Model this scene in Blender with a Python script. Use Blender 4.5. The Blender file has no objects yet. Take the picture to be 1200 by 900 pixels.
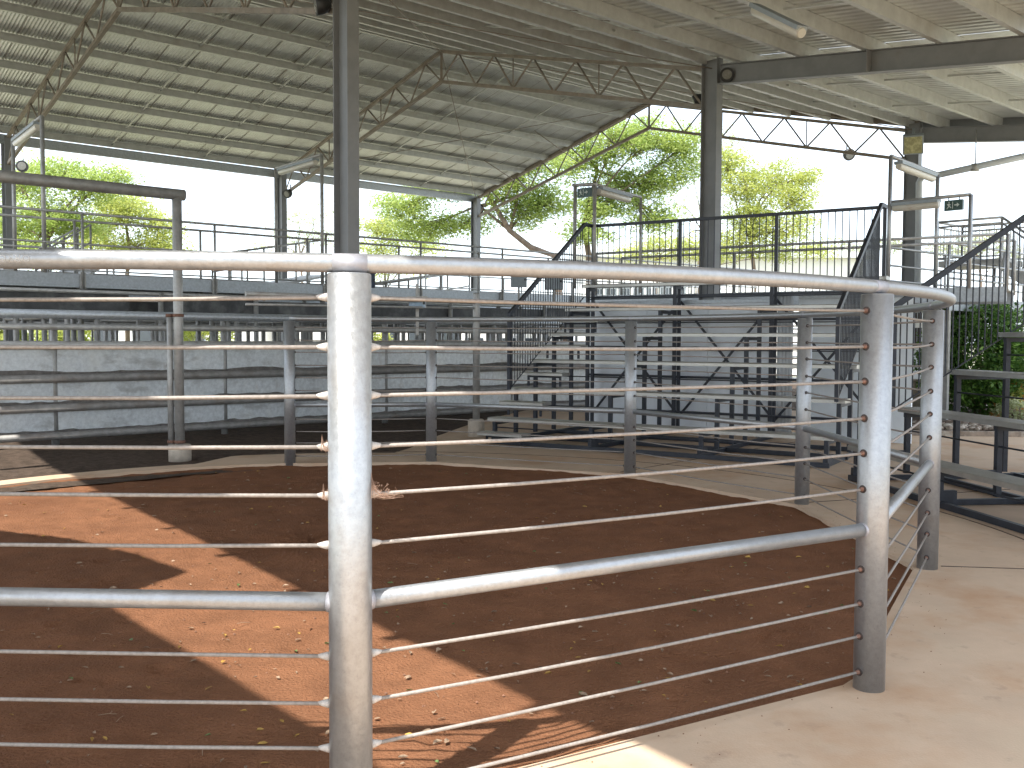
import bpy, math, random
import numpy as np
from mathutils import Vector, Matrix
random.seed(7); np.random.seed(7)
R = math.radians
sc = bpy.context.scene
COL = sc.collection

# ------------------------------------------------------------------ camera
F = 1131.0; PITCH = 0.0475; ROLL = 0.004; HC = 1.6
_c, _s = math.cos(PITCH), math.sin(PITCH)
FW = Vector((0, _c, -_s)); UP0 = Vector((0, _s, _c)); RT0 = Vector((1, 0, 0))
RT = RT0*math.cos(ROLL)+UP0*math.sin(ROLL); UP = UP0*math.cos(ROLL)-RT0*math.sin(ROLL)
CAM = Vector((0, 0, HC))
def ray(px, py): return FW*F + RT*(px-600) - UP*(py-450)
def G(px, py, z=0.0):
    d = ray(px, py); t = (z-HC)/d.z; return CAM+d*t
def A(px, py, Y):
    d = ray(px, py); return CAM+d*(Y/d.y)
cam_d = bpy.data.cameras.new('camera'); cam = bpy.data.objects.new('camera', cam_d); COL.objects.link(cam)
cam_d.sensor_width = 36; cam_d.lens = 36*F/1200; cam_d.clip_end = 2000; cam_d.clip_start = 0.05
m = Matrix((RT, UP, -FW)).transposed().to_4x4(); m.translation = CAM; cam.matrix_world = m
sc.camera = cam

# shed axes: u runs along the eaves and purlins, v across the shed
AZ = R(48.54)
U = Vector((math.sin(AZ), math.cos(AZ), 0)); V = Vector((math.cos(AZ), -math.sin(AZ), 0)); Z = Vector((0, 0, 1))
def S(u, v, z=0.0): return U*u+V*v+Z*z

# ------------------------------------------------------------------ materials
def mat(name, base, rough=.5, metal=0.0, var=.12, scale=6.0, col2=None, bump=0.0, bscale=None, stretch=None, spec=None, detail=6, ramp=(.35,.65)):
    m = bpy.data.materials.new(name); m.use_nodes = True; nt = m.node_tree; b = nt.nodes['Principled BSDF']
    tc = nt.nodes.new('ShaderNodeTexCoord'); mp = nt.nodes.new('ShaderNodeMapping'); nt.links.new(tc.outputs['Object'], mp.inputs[0])
    if stretch: mp.inputs['Scale'].default_value = stretch
    n = nt.nodes.new('ShaderNodeTexNoise'); n.inputs['Scale'].default_value = scale; n.inputs['Detail'].default_value = detail; n.inputs['Roughness'].default_value = .65
    nt.links.new(mp.outputs[0], n.inputs['Vector'])
    r = nt.nodes.new('ShaderNodeValToRGB'); nt.links.new(n.outputs['Fac'], r.inputs[0])
    c2 = col2 or tuple(min(1, c*(1+var)) for c in base); c1 = base if col2 else tuple(c*(1-var) for c in base)
    r.color_ramp.elements[0].position = ramp[0]; r.color_ramp.elements[1].position = ramp[1]
    r.color_ramp.elements[0].color = (*c1, 1); r.color_ramp.elements[1].color = (*c2, 1)
    nt.links.new(r.outputs[0], b.inputs['Base Color'])
    b.inputs['Roughness'].default_value = rough; b.inputs['Metallic'].default_value = metal
    if spec is not None: b.inputs['Specular IOR Level'].default_value = spec
    # a little roughness break-up
    mr = nt.nodes.new('ShaderNodeMapRange'); nt.links.new(n.outputs['Fac'], mr.inputs[0])
    mr.inputs[3].default_value = max(0, rough-.1); mr.inputs[4].default_value = min(1, rough+.12); nt.links.new(mr.outputs[0], b.inputs['Roughness'])
    if bump:
        n2 = nt.nodes.new('ShaderNodeTexNoise'); n2.inputs['Scale'].default_value = bscale or scale*6; n2.inputs['Detail'].default_value = 4
        nt.links.new(mp.outputs[0], n2.inputs['Vector'])
        bp = nt.nodes.new('ShaderNodeBump'); bp.inputs['Strength'].default_value = bump; bp.inputs['Distance'].default_value = .02
        nt.links.new(n2.outputs['Fac'], bp.inputs['Height']); nt.links.new(bp.outputs[0], b.inputs['Normal'])
    return m
def layer(m, col, scale, lo, hi, stretch=None, amount=1.0, seed=0.0, rough=None):
    """a stain layer of another colour over the base of m"""
    nt = m.node_tree; b = nt.nodes['Principled BSDF']; src = b.inputs['Base Color'].links[0].from_socket
    tc = nt.nodes.new('ShaderNodeTexCoord'); mp = nt.nodes.new('ShaderNodeMapping'); nt.links.new(tc.outputs['Object'], mp.inputs[0])
    mp.inputs['Location'].default_value = (seed, seed*.7, seed*1.3)
    if stretch: mp.inputs['Scale'].default_value = stretch
    n = nt.nodes.new('ShaderNodeTexNoise'); n.inputs['Scale'].default_value = scale; n.inputs['Detail'].default_value = 7; n.inputs['Roughness'].default_value = .6
    nt.links.new(mp.outputs[0], n.inputs['Vector'])
    mr = nt.nodes.new('ShaderNodeMapRange'); nt.links.new(n.outputs['Fac'], mr.inputs[0]); mr.inputs[1].default_value = lo; mr.inputs[2].default_value = hi; mr.inputs[4].default_value = amount
    mx = nt.nodes.new('ShaderNodeMix'); mx.data_type = 'RGBA'; nt.links.new(mr.outputs[0], mx.inputs[0]); nt.links.new(src, mx.inputs[6]); mx.inputs[7].default_value = (*col, 1)
    nt.links.new(mx.outputs[2], b.inputs['Base Color'])
    return m
M = {}
M['galv'] = layer(layer(layer(mat('galvanised_steel', (.37,.378,.385), .38, .66, .09, 40, bump=.07, bscale=90), (.25,.255,.265), 130, .54, .68, amount=.35, seed=1), (.29,.25,.21), 4.2, .56, .78, amount=.5), (.47,.48,.49), 9, .55, .75, amount=.45, seed=3)
M['galv_far'] = layer(mat('weathered_galvanised_pipe', (.40,.395,.38), .5, .4, .18, 9), (.26,.21,.16), 2.5, .54, .78, amount=.5)
M['patch'] = mat('zinc_paint_at_weld', (.39,.385,.41), .5, .5, .10, 30)
M['bush'] = mat('dark_rubber_bush', (.055,.04,.035), .7, 0, .4, 40)
M['rust'] = mat('rusty_ferrule', (.19,.10,.07), .8, .1, .4, 60)
M['cone'] = mat('dusty_white_ferrule', (.50,.46,.42), .7, .1, .2, 60)
M['cable'] = mat('dusty_wire_rope', (.30,.265,.235), .65, .25, .2, 70)
M['sheet'] = layer(layer(layer(mat('spangled_zinc_sheet', (.64,.665,.675), .42, .3, .14, 16, bump=.03, bscale=40), (.74,.73,.68), 1.3, .50, .72, amount=.6, seed=5), (.30,.29,.27), 1.7, .54, .70, (1,1,2.2), .7, seed=9), (.30,.21,.13), 4.0, .60, .8, (1,1,.5), .5, seed=2)
M['darksheet'] = layer(mat('dark_infill_sheet', (.10,.10,.10), .7, .2, .3, 4), (.22,.22,.21), 2, .5, .7)
M['mud'] = mat('dried_grey_mud', (.17,.155,.14), .95, 0, .3, 9, bump=.6)
M['rail_dark'] = layer(mat('grimy_wall_pipe', (.25,.24,.225), .6, .3, .2, 8), (.17,.12,.09), 2.5, .5, .72, amount=.7)
M['channel'] = layer(mat('galvanised_channel', (.42,.45,.48), .45, .55, .14, 22), (.24,.22,.20), 2.2, .58, .8, amount=.5)
M['navy'] = mat('dark_blue_grey_steel', (.030,.034,.044), .45, .2, .25, 9)
M['colgrey'] = layer(mat('grey_painted_column_steel', (.23,.235,.24), .55, .15, .10, 3), (.17,.13,.10), 3, .60, .82, amount=.5)
M['alu'] = layer(mat('mill_aluminium_plank', (.47,.46,.43), .38, .75, .10, 5, stretch=(1,1,1)), (.30,.26,.21), 3, .55, .78, amount=.55)
M['roof'] = layer(mat('zincalume_roof_sheet', (.66,.68,.655), .40, .4, .08, 4), (.48,.475,.44), .7, .5, .75, amount=.4)
def streaks(m,col,scale,lo,hi,amount,rot,st):
    nt=m.node_tree; b=nt.nodes['Principled BSDF']; src=b.inputs['Base Color'].links[0].from_socket
    tc=nt.nodes.new('ShaderNodeTexCoord'); mp=nt.nodes.new('ShaderNodeMapping'); mp.vector_type='TEXTURE'; mp.inputs['Rotation'].default_value=(0,0,rot); mp.inputs['Scale'].default_value=st; nt.links.new(tc.outputs['Object'],mp.inputs[0])
    n=nt.nodes.new('ShaderNodeTexNoise'); n.inputs['Scale'].default_value=scale; n.inputs['Detail'].default_value=5; nt.links.new(mp.outputs[0],n.inputs['Vector'])
    mr=nt.nodes.new('ShaderNodeMapRange'); nt.links.new(n.outputs['Fac'],mr.inputs[0]); mr.inputs[1].default_value=lo; mr.inputs[2].default_value=hi; mr.inputs[4].default_value=amount
    mx=nt.nodes.new('ShaderNodeMix'); mx.data_type='RGBA'; nt.links.new(mr.outputs[0],mx.inputs[0]); nt.links.new(src,mx.inputs[6]); mx.inputs[7].default_value=(*col,1); nt.links.new(mx.outputs[2],b.inputs['Base Color'])
streaks(M['roof'],(.36,.34,.29),1.6,.56,.78,.6,math.atan2(V.y,V.x),(5,.5,1))
streaks(M['roof'],(.62,.62,.58),1.1,.55,.8,.6,math.atan2(V.y,V.x),(8,.7,1))
M['purlin'] = layer(mat('galvanised_purlin', (.53,.54,.52), .45, .3, .10, 6), (.36,.30,.22), 1.6, .58, .8, amount=.5)
M['truss'] = layer(mat('weathered_truss_steel', (.27,.23,.19), .6, .25, .2, 5), (.30,.29,.26), 3, .5, .7, amount=.7)
M['dirt'] = layer(layer(layer(mat('red_brown_arena_dirt', (.20,.090,.046), .95, 0, .16, 3.2, bump=.9, bscale=70, spec=.1), (.145,.064,.034), .9, .5, .68, amount=.75), (.29,.155,.085), 120, .56, .70, amount=.75, seed=4), (.27,.125,.065), 1.7, .56, .72, amount=.45, seed=8)
M['soil'] = layer(mat('dark_gravelly_soil', (.085,.062,.047), .95, 0, .35, 10, bump=1, bscale=60, spec=.1), (.12,.085,.06), 40, .58, .7, amount=.7)
M['concrete'] = layer(layer(layer(mat('dusty_tan_concrete', (.55,.405,.285), .8, 0, .07, 2.2, bump=.12, bscale=90, spec=.25), (.46,.27,.15), 1.1, .50, .70, amount=.8, seed=3), (.56,.44,.31), 1.6, .55, .75, amount=.6, seed=6), (.30,.21,.15), 7, .60, .76, amount=.5, seed=11)
M['foot'] = mat('cast_concrete_footing', (.50,.43,.35), .9, 0, .15, 12, bump=.3)
M['ground'] = layer(mat('pale_dusty_yard', (.50,.46,.37), .95, 0, .12, .6), (.16,.175,.07), .07, .44, .56, amount=.8)
M['white'] = mat('white_painted_board', (.78,.77,.74), .5, 0, .05, 3)
M['render'] = layer(mat('grey_panel_wall', (.83,.87,.91), .75, 0, .05, 2, stretch=(1,1,.25)), (.74,.78,.81), 1.4, .5, .75, (1,1,.2), .6)
M['render2'] = mat('pale_blue_grey_panel_wall', (.80,.86,.90), .7, 0, .05, 2)
M['lampbody'] = mat('black_lamp_housing', (.025,.025,.025), .5, 0, .2, 10)
M['lens'] = mat('frosted_lamp_lens', (.22,.22,.20), .25, 0, .05, 10)
M['batten'] = layer(mat('fluorescent_batten_cover', (.60,.57,.50), .35, 0, .08, 5), (.35,.22,.12), 5, .56, .75, amount=.5)
M['flood'] = mat('aged_floodlight_glass', (.42,.40,.22), .25, .1, .3, 12)
M['signgreen'] = mat('exit_sign_green', (.012,.05,.035), .35, 0, .1, 10)
M['signwhite'] = mat('exit_sign_white', (.55,.6,.56), .4, 0, .05, 10)
M['box'] = mat('grey_electrical_box', (.30,.34,.37), .5, .1, .08, 8)
M['bluebox'] = layer(mat('pale_blue_switch_box', (.33,.45,.58), .5, 0, .1, 10), (.75,.78,.8), 14, .5, .62, amount=.8)
M['darkblue'] = mat('navy_switch_box', (.03,.05,.09), .5, 0, .1, 8)
M['pvc'] = mat('grey_pvc_pipe', (.52,.55,.57), .4, 0, .05, 4)
M['darkgate'] = mat('dark_brown_slat', (.05,.04,.035), .7, 0, .2, 8)
M['rock'] = layer(mat('garden_rock', (.28,.22,.17), .9, 0, .35, 5, bump=.5), (.45,.40,.33), 4, .5, .6)
M['mulch'] = mat('garden_mulch', (.085,.05,.03), .95, 0, .5, 14, bump=1, bscale=50)
M['bark'] = mat('tree_bark', (.20,.15,.115), .95, 0, .3, 7, stretch=(1,1,.3), bump=.6, bscale=14)
M['orange'] = mat('faded_orange_board', (.42,.17,.035), .7, 0, .2, 5)
M['darkroof'] = mat('neighbour_roof_sheet', (.30,.30,.28), .5, .4, .1, 3)
M['web'] = mat('dusty_cobweb', (.33,.21,.15), .95, 0, .25, 30)
M['ink'] = mat('stencil_white', (.74,.73,.72), .7, 0, .05, 20)
M['inkdark'] = mat('stencil_dark', (.12,.11,.11), .7, 0, .2, 20)
M['glass'] = mat('window_glass', (.05,.06,.07), .1, 0, .1, 4)
M['litA'] = mat('dry_leaf_yellow', (.36,.21,.045), .7, 0, .4, 30)
M['litB'] = mat('dry_leaf_tan', (.27,.185,.12), .8, 0, .4, 30)
M['litC'] = mat('dry_leaf_green', (.11,.17,.05), .7, 0, .4, 30)
M['pebble'] = mat('dirt_clod', (.20,.10,.06), .95, 0, .4, 20)
M['petal'] = mat('pale_flower', (.70,.52,.42), .6, 0, .3, 14)
def leafmat(name, c1, c2, trans=.45):
    m = bpy.data.materials.new(name); m.use_nodes = True; nt = m.node_tree; b = nt.nodes['Principled BSDF']; out = nt.nodes['Material Output']
    at = nt.nodes.new('ShaderNodeAttribute'); at.attribute_name = 'tone'
    r = nt.nodes.new('ShaderNodeValToRGB'); nt.links.new(at.outputs['Fac'], r.inputs[0]); r.color_ramp.elements[0].color = (*c1,1); r.color_ramp.elements[1].color = (*c2,1)
    nt.links.new(r.outputs[0], b.inputs['Base Color']); b.inputs['Roughness'].default_value = .5
    t = nt.nodes.new('ShaderNodeBsdfTranslucent'); nt.links.new(r.outputs[0], t.inputs['Color'])
    mx = nt.nodes.new('ShaderNodeMixShader'); mx.inputs[0].default_value = trans
    nt.links.new(b.outputs[0], mx.inputs[1]); nt.links.new(t.outputs[0], mx.inputs[2]); nt.links.new(mx.outputs[0], out.inputs['Surface'])
    return m
M['leafA'] = leafmat('feathery_leaf_green', (.27,.37,.09), (.52,.60,.19), .62)
M['leafB'] = leafmat('feathery_leaf_yellow_green', (.33,.39,.09), (.58,.60,.19), .62)
M['leafD'] = leafmat('glossy_dark_leaf', (.035,.10,.022), (.19,.34,.06), .4)
M['leafP'] = leafmat('pale_olive_leaf', (.34,.38,.20), (.55,.57,.34), .55)

# ------------------------------------------------------------------ mesh builder
class MB:
    def __init__(s): s.v=[]; s.f=[]; s.mi=[]; s.sm=[]
    def add(s, vs, fs, mi=0, smooth=False):
        o=len(s.v); s.v += [tuple(p) for p in vs]
        for f in fs: s.f.append([i+o for i in f]); s.mi.append(mi); s.sm.append(smooth)
        return s
    def box(s, c, size, ax=(1,0,0), ay=(0,1,0), az=(0,0,1), mi=0, bev=0.0):
        c=Vector(c); X,Y_,Z_=Vector(ax)*size[0]/2,Vector(ay)*size[1]/2,Vector(az)*size[2]/2
        vs=[c+X*i+Y_*j+Z_*k for k in (-1,1) for j in (-1,1) for i in (-1,1)]
        return s.add(vs,[(0,2,3,1),(4,5,7,6),(0,1,5,4),(2,6,7,3),(0,4,6,2),(1,3,7,5)],mi)
    def bar(s, p, q, w, h, up=(0,0,1), mi=0):
        p,q=Vector(p),Vector(q); d=q-p; L=d.length; d.normalize(); up=Vector(up); sd=d.cross(up)
        if sd.length<1e-4: sd=d.cross(Vector((1,0,0)))
        sd.normalize(); u2=sd.cross(d)
        return s.box((p+q)/2,(L,w,h),d,sd,u2,mi)
    def tube(s, pts, r, n=10, closed=False, mi=0, cap=True):
        pts=[Vector(p) for p in pts]; N=len(pts); rs=r if isinstance(r,(list,tuple)) else [r]*N
        vs=[]; prev=None
        for i,p in enumerate(pts):
            if closed: t=pts[(i+1)%N]-pts[i-1]
            else: t=pts[min(i+1,N-1)]-pts[max(i-1,0)]
            t.normalize()
            if prev is None:
                a=t.cross(Vector((0,0,1)))
                if a.length<1e-3: a=t.cross(Vector((1,0,0)))
            else:
                a=prev-t*prev.dot(t)
            a.normalize(); prev=a; b=t.cross(a)
            # mitre: keep the tube's width at bends
            for k in range(n):
                an=2*math.pi*k/n; vs.append(p+(a*math.cos(an)+b*math.sin(an))*rs[i])
        fs=[]
        for i in range(N if closed else N-1):
            j=(i+1)%N
            for k in range(n):
                k2=(k+1)%n; fs.append((i*n+k,i*n+k2,j*n+k2,j*n+k))
        s.add(vs,fs,mi,True)
        if cap and not closed:
            o=len(s.v)-len(vs)
            s.f.append([o+k for k in range(n)][::-1]); s.mi.append(mi); s.sm.append(False)
            s.f.append([o+(N-1)*n+k for k in range(n)]); s.mi.append(mi); s.sm.append(False)
        return s
    def prism(s, poly, o, ax, ay, d, mi=0, smooth=False):
        """polygon in the plane (ax,ay) at o, extruded by vector d"""
        o,ax,ay,d=Vector(o),Vector(ax),Vector(ay),Vector(d); n=len(poly)
        a=[o+ax*x+ay*y for x,y in poly]; b=[p+d for p in a]
        return s.add(a+b,[tuple(range(n))[::-1],tuple(range(n,2*n))]+[(i,(i+1)%n,n+(i+1)%n,n+i) for i in range(n)],mi,smooth)
    def build(s, name, mats, parent=None, origin=None, local=False):
        if not isinstance(mats,(list,tuple)): mats=[mats]
        me=bpy.data.meshes.new(name); off=Vector((0,0,0))
        if not local:
            if parent is not None:
                p=parent
                while p is not None: off=off+p.location; p=p.parent
            elif origin is not None: off=Vector(origin)
        me.from_pydata([(a-off.x,b-off.y,c-off.z) for a,b,c in s.v],[],s.f)
        for mt in mats: me.materials.append(mt)
        me.polygons.foreach_set('material_index',s.mi); me.polygons.foreach_set('use_smooth',s.sm); me.update()
        o=bpy.data.objects.new(name,me); COL.objects.link(o)
        if parent is not None: o.parent=parent
        elif origin is not None: o.location=origin
        return o
def tag(o, label=None, cat=None, group=None, kind=None):
    if label: o['label']=label
    if cat: o['category']=cat
    if group: o['group']=group
    if kind: o['kind']=kind
    return o
def empty(name, loc, label, cat, group=None, rz=0):
    o=bpy.data.objects.new(name,None); COL.objects.link(o); o.location=loc; o.rotation_euler=(0,0,rz); o.empty_display_size=.2
    return tag(o,label,cat,group)
def copy_tree(o, parent=None):
    c=o.copy(); COL.objects.link(c); c.parent=parent
    for ch in list(o.children): copy_tree(ch,c)
    return c
def part_label(o, text): o['label']=text; return o

# ------------------------------------------------------------------ the ring
POST_PX=[(1018,812),(1086.5,668),(939.5,591.5),(738,555.5),(505.5,541),(340,543)]
posts=[G(x,y) for x,y in POST_PX]
for p in posts:   # the pixel is the front foot of the pipe: step in by its radius
    d=Vector((p.x,p.y,0)).normalized(); p += d*.07
p1=A(409.5,396,posts[0].y/1.405); p1.z=0; p1 += Vector((p1.x,p1.y,0)).normalized()*.0
posts=[p1]+posts
import itertools
# circle through the posts (least squares)
Am=np.array([[2*p.x,2*p.y,1] for p in posts]); bm_=np.array([p.x**2+p.y**2 for p in posts]); sol=np.linalg.lstsq(Am,bm_,rcond=None)[0]
RC=Vector((sol[0],sol[1],0)); RR=math.sqrt(sol[2]+sol[0]**2+sol[1]**2)
print('ring',RC,RR,[tuple(round(c,2) for c in p) for p in posts])
ang=lambda p: math.atan2(p.y-RC.y,p.x-RC.x)
a1=ang(posts[0])
def onring(a, r=RR): return Vector((RC.x+r*math.cos(a), RC.y+r*math.sin(a),0))
extra=[onring(a1-R(30)*k) for k in (1,2,3)]            # the ring goes on outside the frame on the left
allposts=extra[::-1]+posts                              # counter-clockwise

# ------------------------------------------------------------------ ground
g=MB(); g.add([(-400,-400,-.12),(400,-400,-.12),(400,400,-.12),(-400,400,-.12)],[(0,1,2,3)])
tag(g.build('ground',M['ground']),kind='structure')
nseg=240; inner=[];
RI=RR-.10
_pa=sorted([(math.atan2(p.y-RC.y,p.x-RC.x)%(2*math.pi),(p-RC).length) for p in allposts])
def dirt_edge(a):
    # the concrete edge follows the chords between the posts, a hand's width inside them
    a%=2*math.pi
    for i in range(len(_pa)):
        t0,r0=_pa[i]; t1,r1=_pa[(i+1)%len(_pa)]
        sp=(t1-t0)%(2*math.pi); da=(a-t0)%(2*math.pi)
        if da<=sp:
            if sp>R(60): return RI
            A_=(r0*math.cos(0),0.0); B_=(r1*math.cos(sp),r1*math.sin(sp))
            # ray at angle da against the segment
            dx,dy=B_[0]-A_[0],B_[1]-A_[1]; ca,sa=math.cos(da),math.sin(da)
            return (A_[0]*dy-A_[1]*dx)/(ca*dy-sa*dx)-.085
    return RI
inner=[onring(a1+2*math.pi*i/nseg, dirt_edge(a1+2*math.pi*i/nseg)) for i in range(nseg)]
def outer_r(a):
    d=math.degrees(a)%360
    if 80<d<=112: return 16.0+(RI+1.0-16.0)*min(1,(d-80)/9)
    if 112<d<250:
        t=min((d-112)/6,1.0); return RI+.32+(1-max(0,t))*.68 if d<240 else RI+.32+(d-240)*.4
    return 16.0
cb=MB(); vs=[];fs=[]
for i in range(nseg):
    a=a1+2*math.pi*i/nseg; p=inner[i]
    vs += [p+Vector((0,0,-.10)), p, onring(a,outer_r(a)), onring(a,outer_r(a))+Vector((0,0,-.14))]
for i in range(nseg):
    j=(i+1)%nseg
    for k in range(3): fs.append((i*4+k,i*4+k+1,j*4+k+1,j*4+k))
cb.add(vs,fs)
# saw-cut joints are real shallow lines: thin dark strips 4 mm above
slab=cb.build('concrete_floor',M['concrete']); tag(slab,kind='structure')
jm=mat('slab_joint_filler',(.10,.07,.05),.9,0,.3,20)
jb=MB()
for q0,q1 in (((560,600),(1000,700)),((1106,662),(1200,600)),((955,560),(1100,640)),((740,572),(930,640)),((1000,560),(1200,500)),((1110,668),(1200,690))):
    a_,b_=G(*q0,.004),G(*q1,.004)
    if (a_-RC).length<RR or (b_-RC).length<RR:
        pass
jl=[(onring(R(20),RR+.05),onring(R(20),RR+9)),(onring(R(-12),RR+.05),onring(R(-9),RR+9)),(onring(R(52),RR+.05),onring(R(50),RR+5))]
for a_,b_ in jl: jb.bar(a_+Z*.002,b_+Z*.002,.012,.004)
arc=[onring(R(d),RR+1.02)+Z*.002 for d in range(-60,112,4)]
for a_,b_ in zip(arc,arc[1:]): jb.bar(a_,b_,.012,.0042)
tag(jb.build('floor_joint_lines',jm),kind='structure')
# arena dirt: a displaced sheet
rng=np.random.RandomState(3)
db=MB(); nr=150; na=420; vs=[(RC.x,RC.y,-.04)]; fs=[]
from mathutils import noise as mnoise
_prints=[]
_rp=random.Random(21)
for _k in range(420):
    _a=_rp.uniform(0,2*math.pi); _r=(RR-.3)*math.sqrt(_rp.random()); _q=onring(_a,_r); _prints.append((_q.x,_q.y,_rp.uniform(.045,.075),_rp.uniform(.008,.02)))
_grid={}
for _p in _prints: _grid.setdefault((int(_p[0]//.2),int(_p[1]//.2)),[]).append(_p)
def hgt(x,y):
    h=-.048+.014*mnoise.noise(Vector((x*1.1,y*1.1,0)))+.010*mnoise.noise(Vector((x*3.3,y*3.3,2)))+.006*mnoise.noise(Vector((x*9,y*9,5)))
    gx,gy=int(x//.2),int(y//.2)
    for i in (-1,0,1):
        for j in (-1,0,1):
            for (px,py,r,d) in _grid.get((gx+i,gy+j),()):
                q=math.hypot(x-px,y-py)/r
                if q<1.6: h+= -d*max(0,1-q*q)+ d*.35*math.exp(-((q-1.15)/.22)**2)
    return h
for i in range(1,nr+1):
    for k in range(na):
        a=a1+2*math.pi*k/na; rr=dirt_edge(a)*i/nr+ (0.01 if i==nr else 0); p=onring(a,rr)
        vs.append((p.x,p.y,hgt(p.x,p.y)+rng.uniform(-.0035,.0035)+(.02*max(0,(i-nr+6)/6.0) if i<nr else .02)))
for k in range(na): fs.append((0,1+k,1+(k+1)%na))
for i in range(nr-1):
    for k in range(na):
        k2=(k+1)%na; fs.append((1+i*na+k,1+(i+1)*na+k,1+(i+1)*na+k2,1+i*na+k2))
db.add(vs,fs,0,True); tag(db.build('arena_dirt',M['dirt']),kind='structure')
sp=MB(); r_=random.Random(14)
for k in range(260):
    a=r_.uniform(R(-80),R(115)); p=onring(a,dirt_edge(a)+abs(r_.gauss(0,.14))+.01); q=r_.uniform(.0015,.0045); c=Vector((p.x,p.y,q*.4)); e=[Vector((q,0,0)),Vector((0,q,0)),Vector((0,0,q*.8))]
    sp.add([c+e[0],c+e[1],c-e[0],c-e[1],c+e[2]],[(0,1,4),(1,2,4),(2,3,4),(3,0,4)],0)
tag(sp.build('spilled_dirt',M['dirt']),'red dirt spilled onto the concrete edge round the ring','dirt',kind='stuff')
sb=MB(); q=[S(-8,-11,-.03),S(34,-11,-.03),S(34,-30,-.03),S(-8,-30,-.03)]
n=60; vs=[];fs=[]
for i in range(n+1):
    for j in range(n+1):
        p=S(-8+42*i/n,-11.0-19*j/n,-.035); vs.append((p.x,p.y,-.035+rng.uniform(-.012,.012)))
for i in range(n):
    for j in range(n): fs.append((i*(n+1)+j,i*(n+1)+j+1,(i+1)*(n+1)+j+1,(i+1)*(n+1)+j))
sb.add(vs,fs,0,True); tag(sb.build('pen_soil_ground',M['soil']),kind='structure')

# ------------------------------------------------------------------ ring fence
DP=.0700; ZTOP=1.838
LEV=[]
d2=posts[1]; 
for py in (364,406,447,490,531,573,None,667,707,745,787): 
    if py is None: LEV.append(None); continue
    p_=posts[1]; q_=A(1012,py,p_.y-.03); LEV.append(q_.z)
ZMID=A(1015,621,posts[1].y-.03).z
CAB=[z for z in LEV if z is not None]
print('levels',[round(z,3) for z in CAB],ZMID)
ring=empty('cattle_ring_fence',RC,'round galvanised cattle ring fence of pipe posts and strained wire ropes around red dirt','fence')
for i,p in enumerate(allposts):
    b=MB(); zb=-.08
    b.tube([(p.x,p.y,zb),(p.x,p.y,ZTOP-.036)],DP,36); b.tube([(p.x,p.y,ZTOP-.036),(p.x,p.y,ZTOP-.033)],[DP-.0005,DP-.003],36)
    # base weld bead / grout and zinc-painted collar under the rail
    for j in (i-1,i+1):
        if not 0<=j<len(allposts): continue
        d=(allposts[j]-p).normalized()
        for z in CAB:
            c=p+d*(DP-.004)+Z*z
            if i==3:
                b.tube([c,c+d*.012,c+d*.030,c+d*.042],[.0155,.014,.0095,.0055],12,mi=2)
            elif i in (4,5):
                b.tube([c,c+d*.006],.0185,14,mi=4); b.tube([c,c+d*.012,c+d*.028],[.011,.010,.006],10,mi=5)
            else:
                b.tube([c,c+d*.010],.015,12,mi=4)
        # zinc paint where the mid rail meets the post
        c=p+d*(DP-.03)+Z*ZMID
        b.tube([c,c+d*.036],[.037,.0325],20,mi=1)
    b.build('post',[M['galv'],M['patch'],M['cone'],M['foot'],M['bush'],M['rust']],ring)
aa=[ang(p) for p in allposts]
for i in range(1,len(aa)):
    while aa[i]<aa[i-1]: aa[i]+=2*math.pi
# top rail: a rolled pipe following the circle, pinned to the posts' own radii
rp=[]
for i in range(len(allposts)-1):
    r0=(allposts[i]-RC).length; r1=(allposts[i+1]-RC).length
    for k in range(14):
        t=k/14; a=aa[i]+(aa[i+1]-aa[i])*t; rp.append(onring(a,r0+(r1-r0)*t)+Z*ZTOP)
rp.append(allposts[-1]+Z*ZTOP)
b=MB(); b.tube(rp,.0305,24)
for i,p in enumerate(allposts):
    k=i*14
    if 0<k<len(rp)-1:
        d=(rp[k+1]-rp[k-1]).normalized(); w=.055; b.tube([rp[k]-d*w,rp[k]+d*w],.0309,24,mi=1)
top=b.build('top_rail',[M['galv'],M['patch']],ring)
b=MB()
for i in range(len(allposts)-1):
    a_,b_=allposts[i],allposts[i+1]; d=(b_-a_).normalized(); b.tube([a_+d*.05+Z*ZMID,b_-d*.05+Z*ZMID],.0305,20)
b.build('mid_rail',M['galv'],ring)
for z in CAB:
    b=MB()
    for i in range(len(allposts)-1):
        a_,b_=allposts[i],allposts[i+1]; sag=.004+.011*random.random()
        pts=[a_.lerp(b_,t)+Z*(z-sag*4*t*(1-t)) for t in (0,.25,.5,.75,1)]
        b.tube(pts,.0068,8)
    b.build('wire_rope',M['cable'],ring)
# stencil on the top rail at the left
fc=bpy.data.curves.new('stencil','FONT'); fc.body='ORRCON'; fc.size=.030; fc.extrude=.0004; fc.align_x='LEFT'; fc.space_character=1.25
fo=bpy.data.objects.new('stencil_tmp',fc); COL.objects.link(fo); dg=bpy.context.evaluated_depsgraph_get(); me=bpy.data.meshes.new_from_object(fo.evaluated_get(dg)); bpy.data.objects.remove(fo)
t0=A(2,308,2.93); k0=min(range(len(rp)),key=lambda k:(rp[k]-t0).length); 
def rail_at(s0,h):
    # walk along the rail from the stencil start: s0 metres to the right, h up around the pipe
    k=k0; rem=s0
    while rem>(rp[k+1]-rp[k]).length: rem-=(rp[k+1]-rp[k]).length; k+=1
    d=(rp[k+1]-rp[k]).normalized(); c=rp[k]+d*rem; nrm=d.cross(Z)  # outward = towards camera
    if nrm.dot(CAM-c)<0: nrm=-nrm
    th=h/.031; return c+nrm*math.cos(th)*.0311+Z*math.sin(th)*.0311
st=MB(); st.add([rail_at(.108-v.co.x,.010-v.co.y) for v in me.vertices],[tuple(p.vertices) for p in me.polygons])
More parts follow.
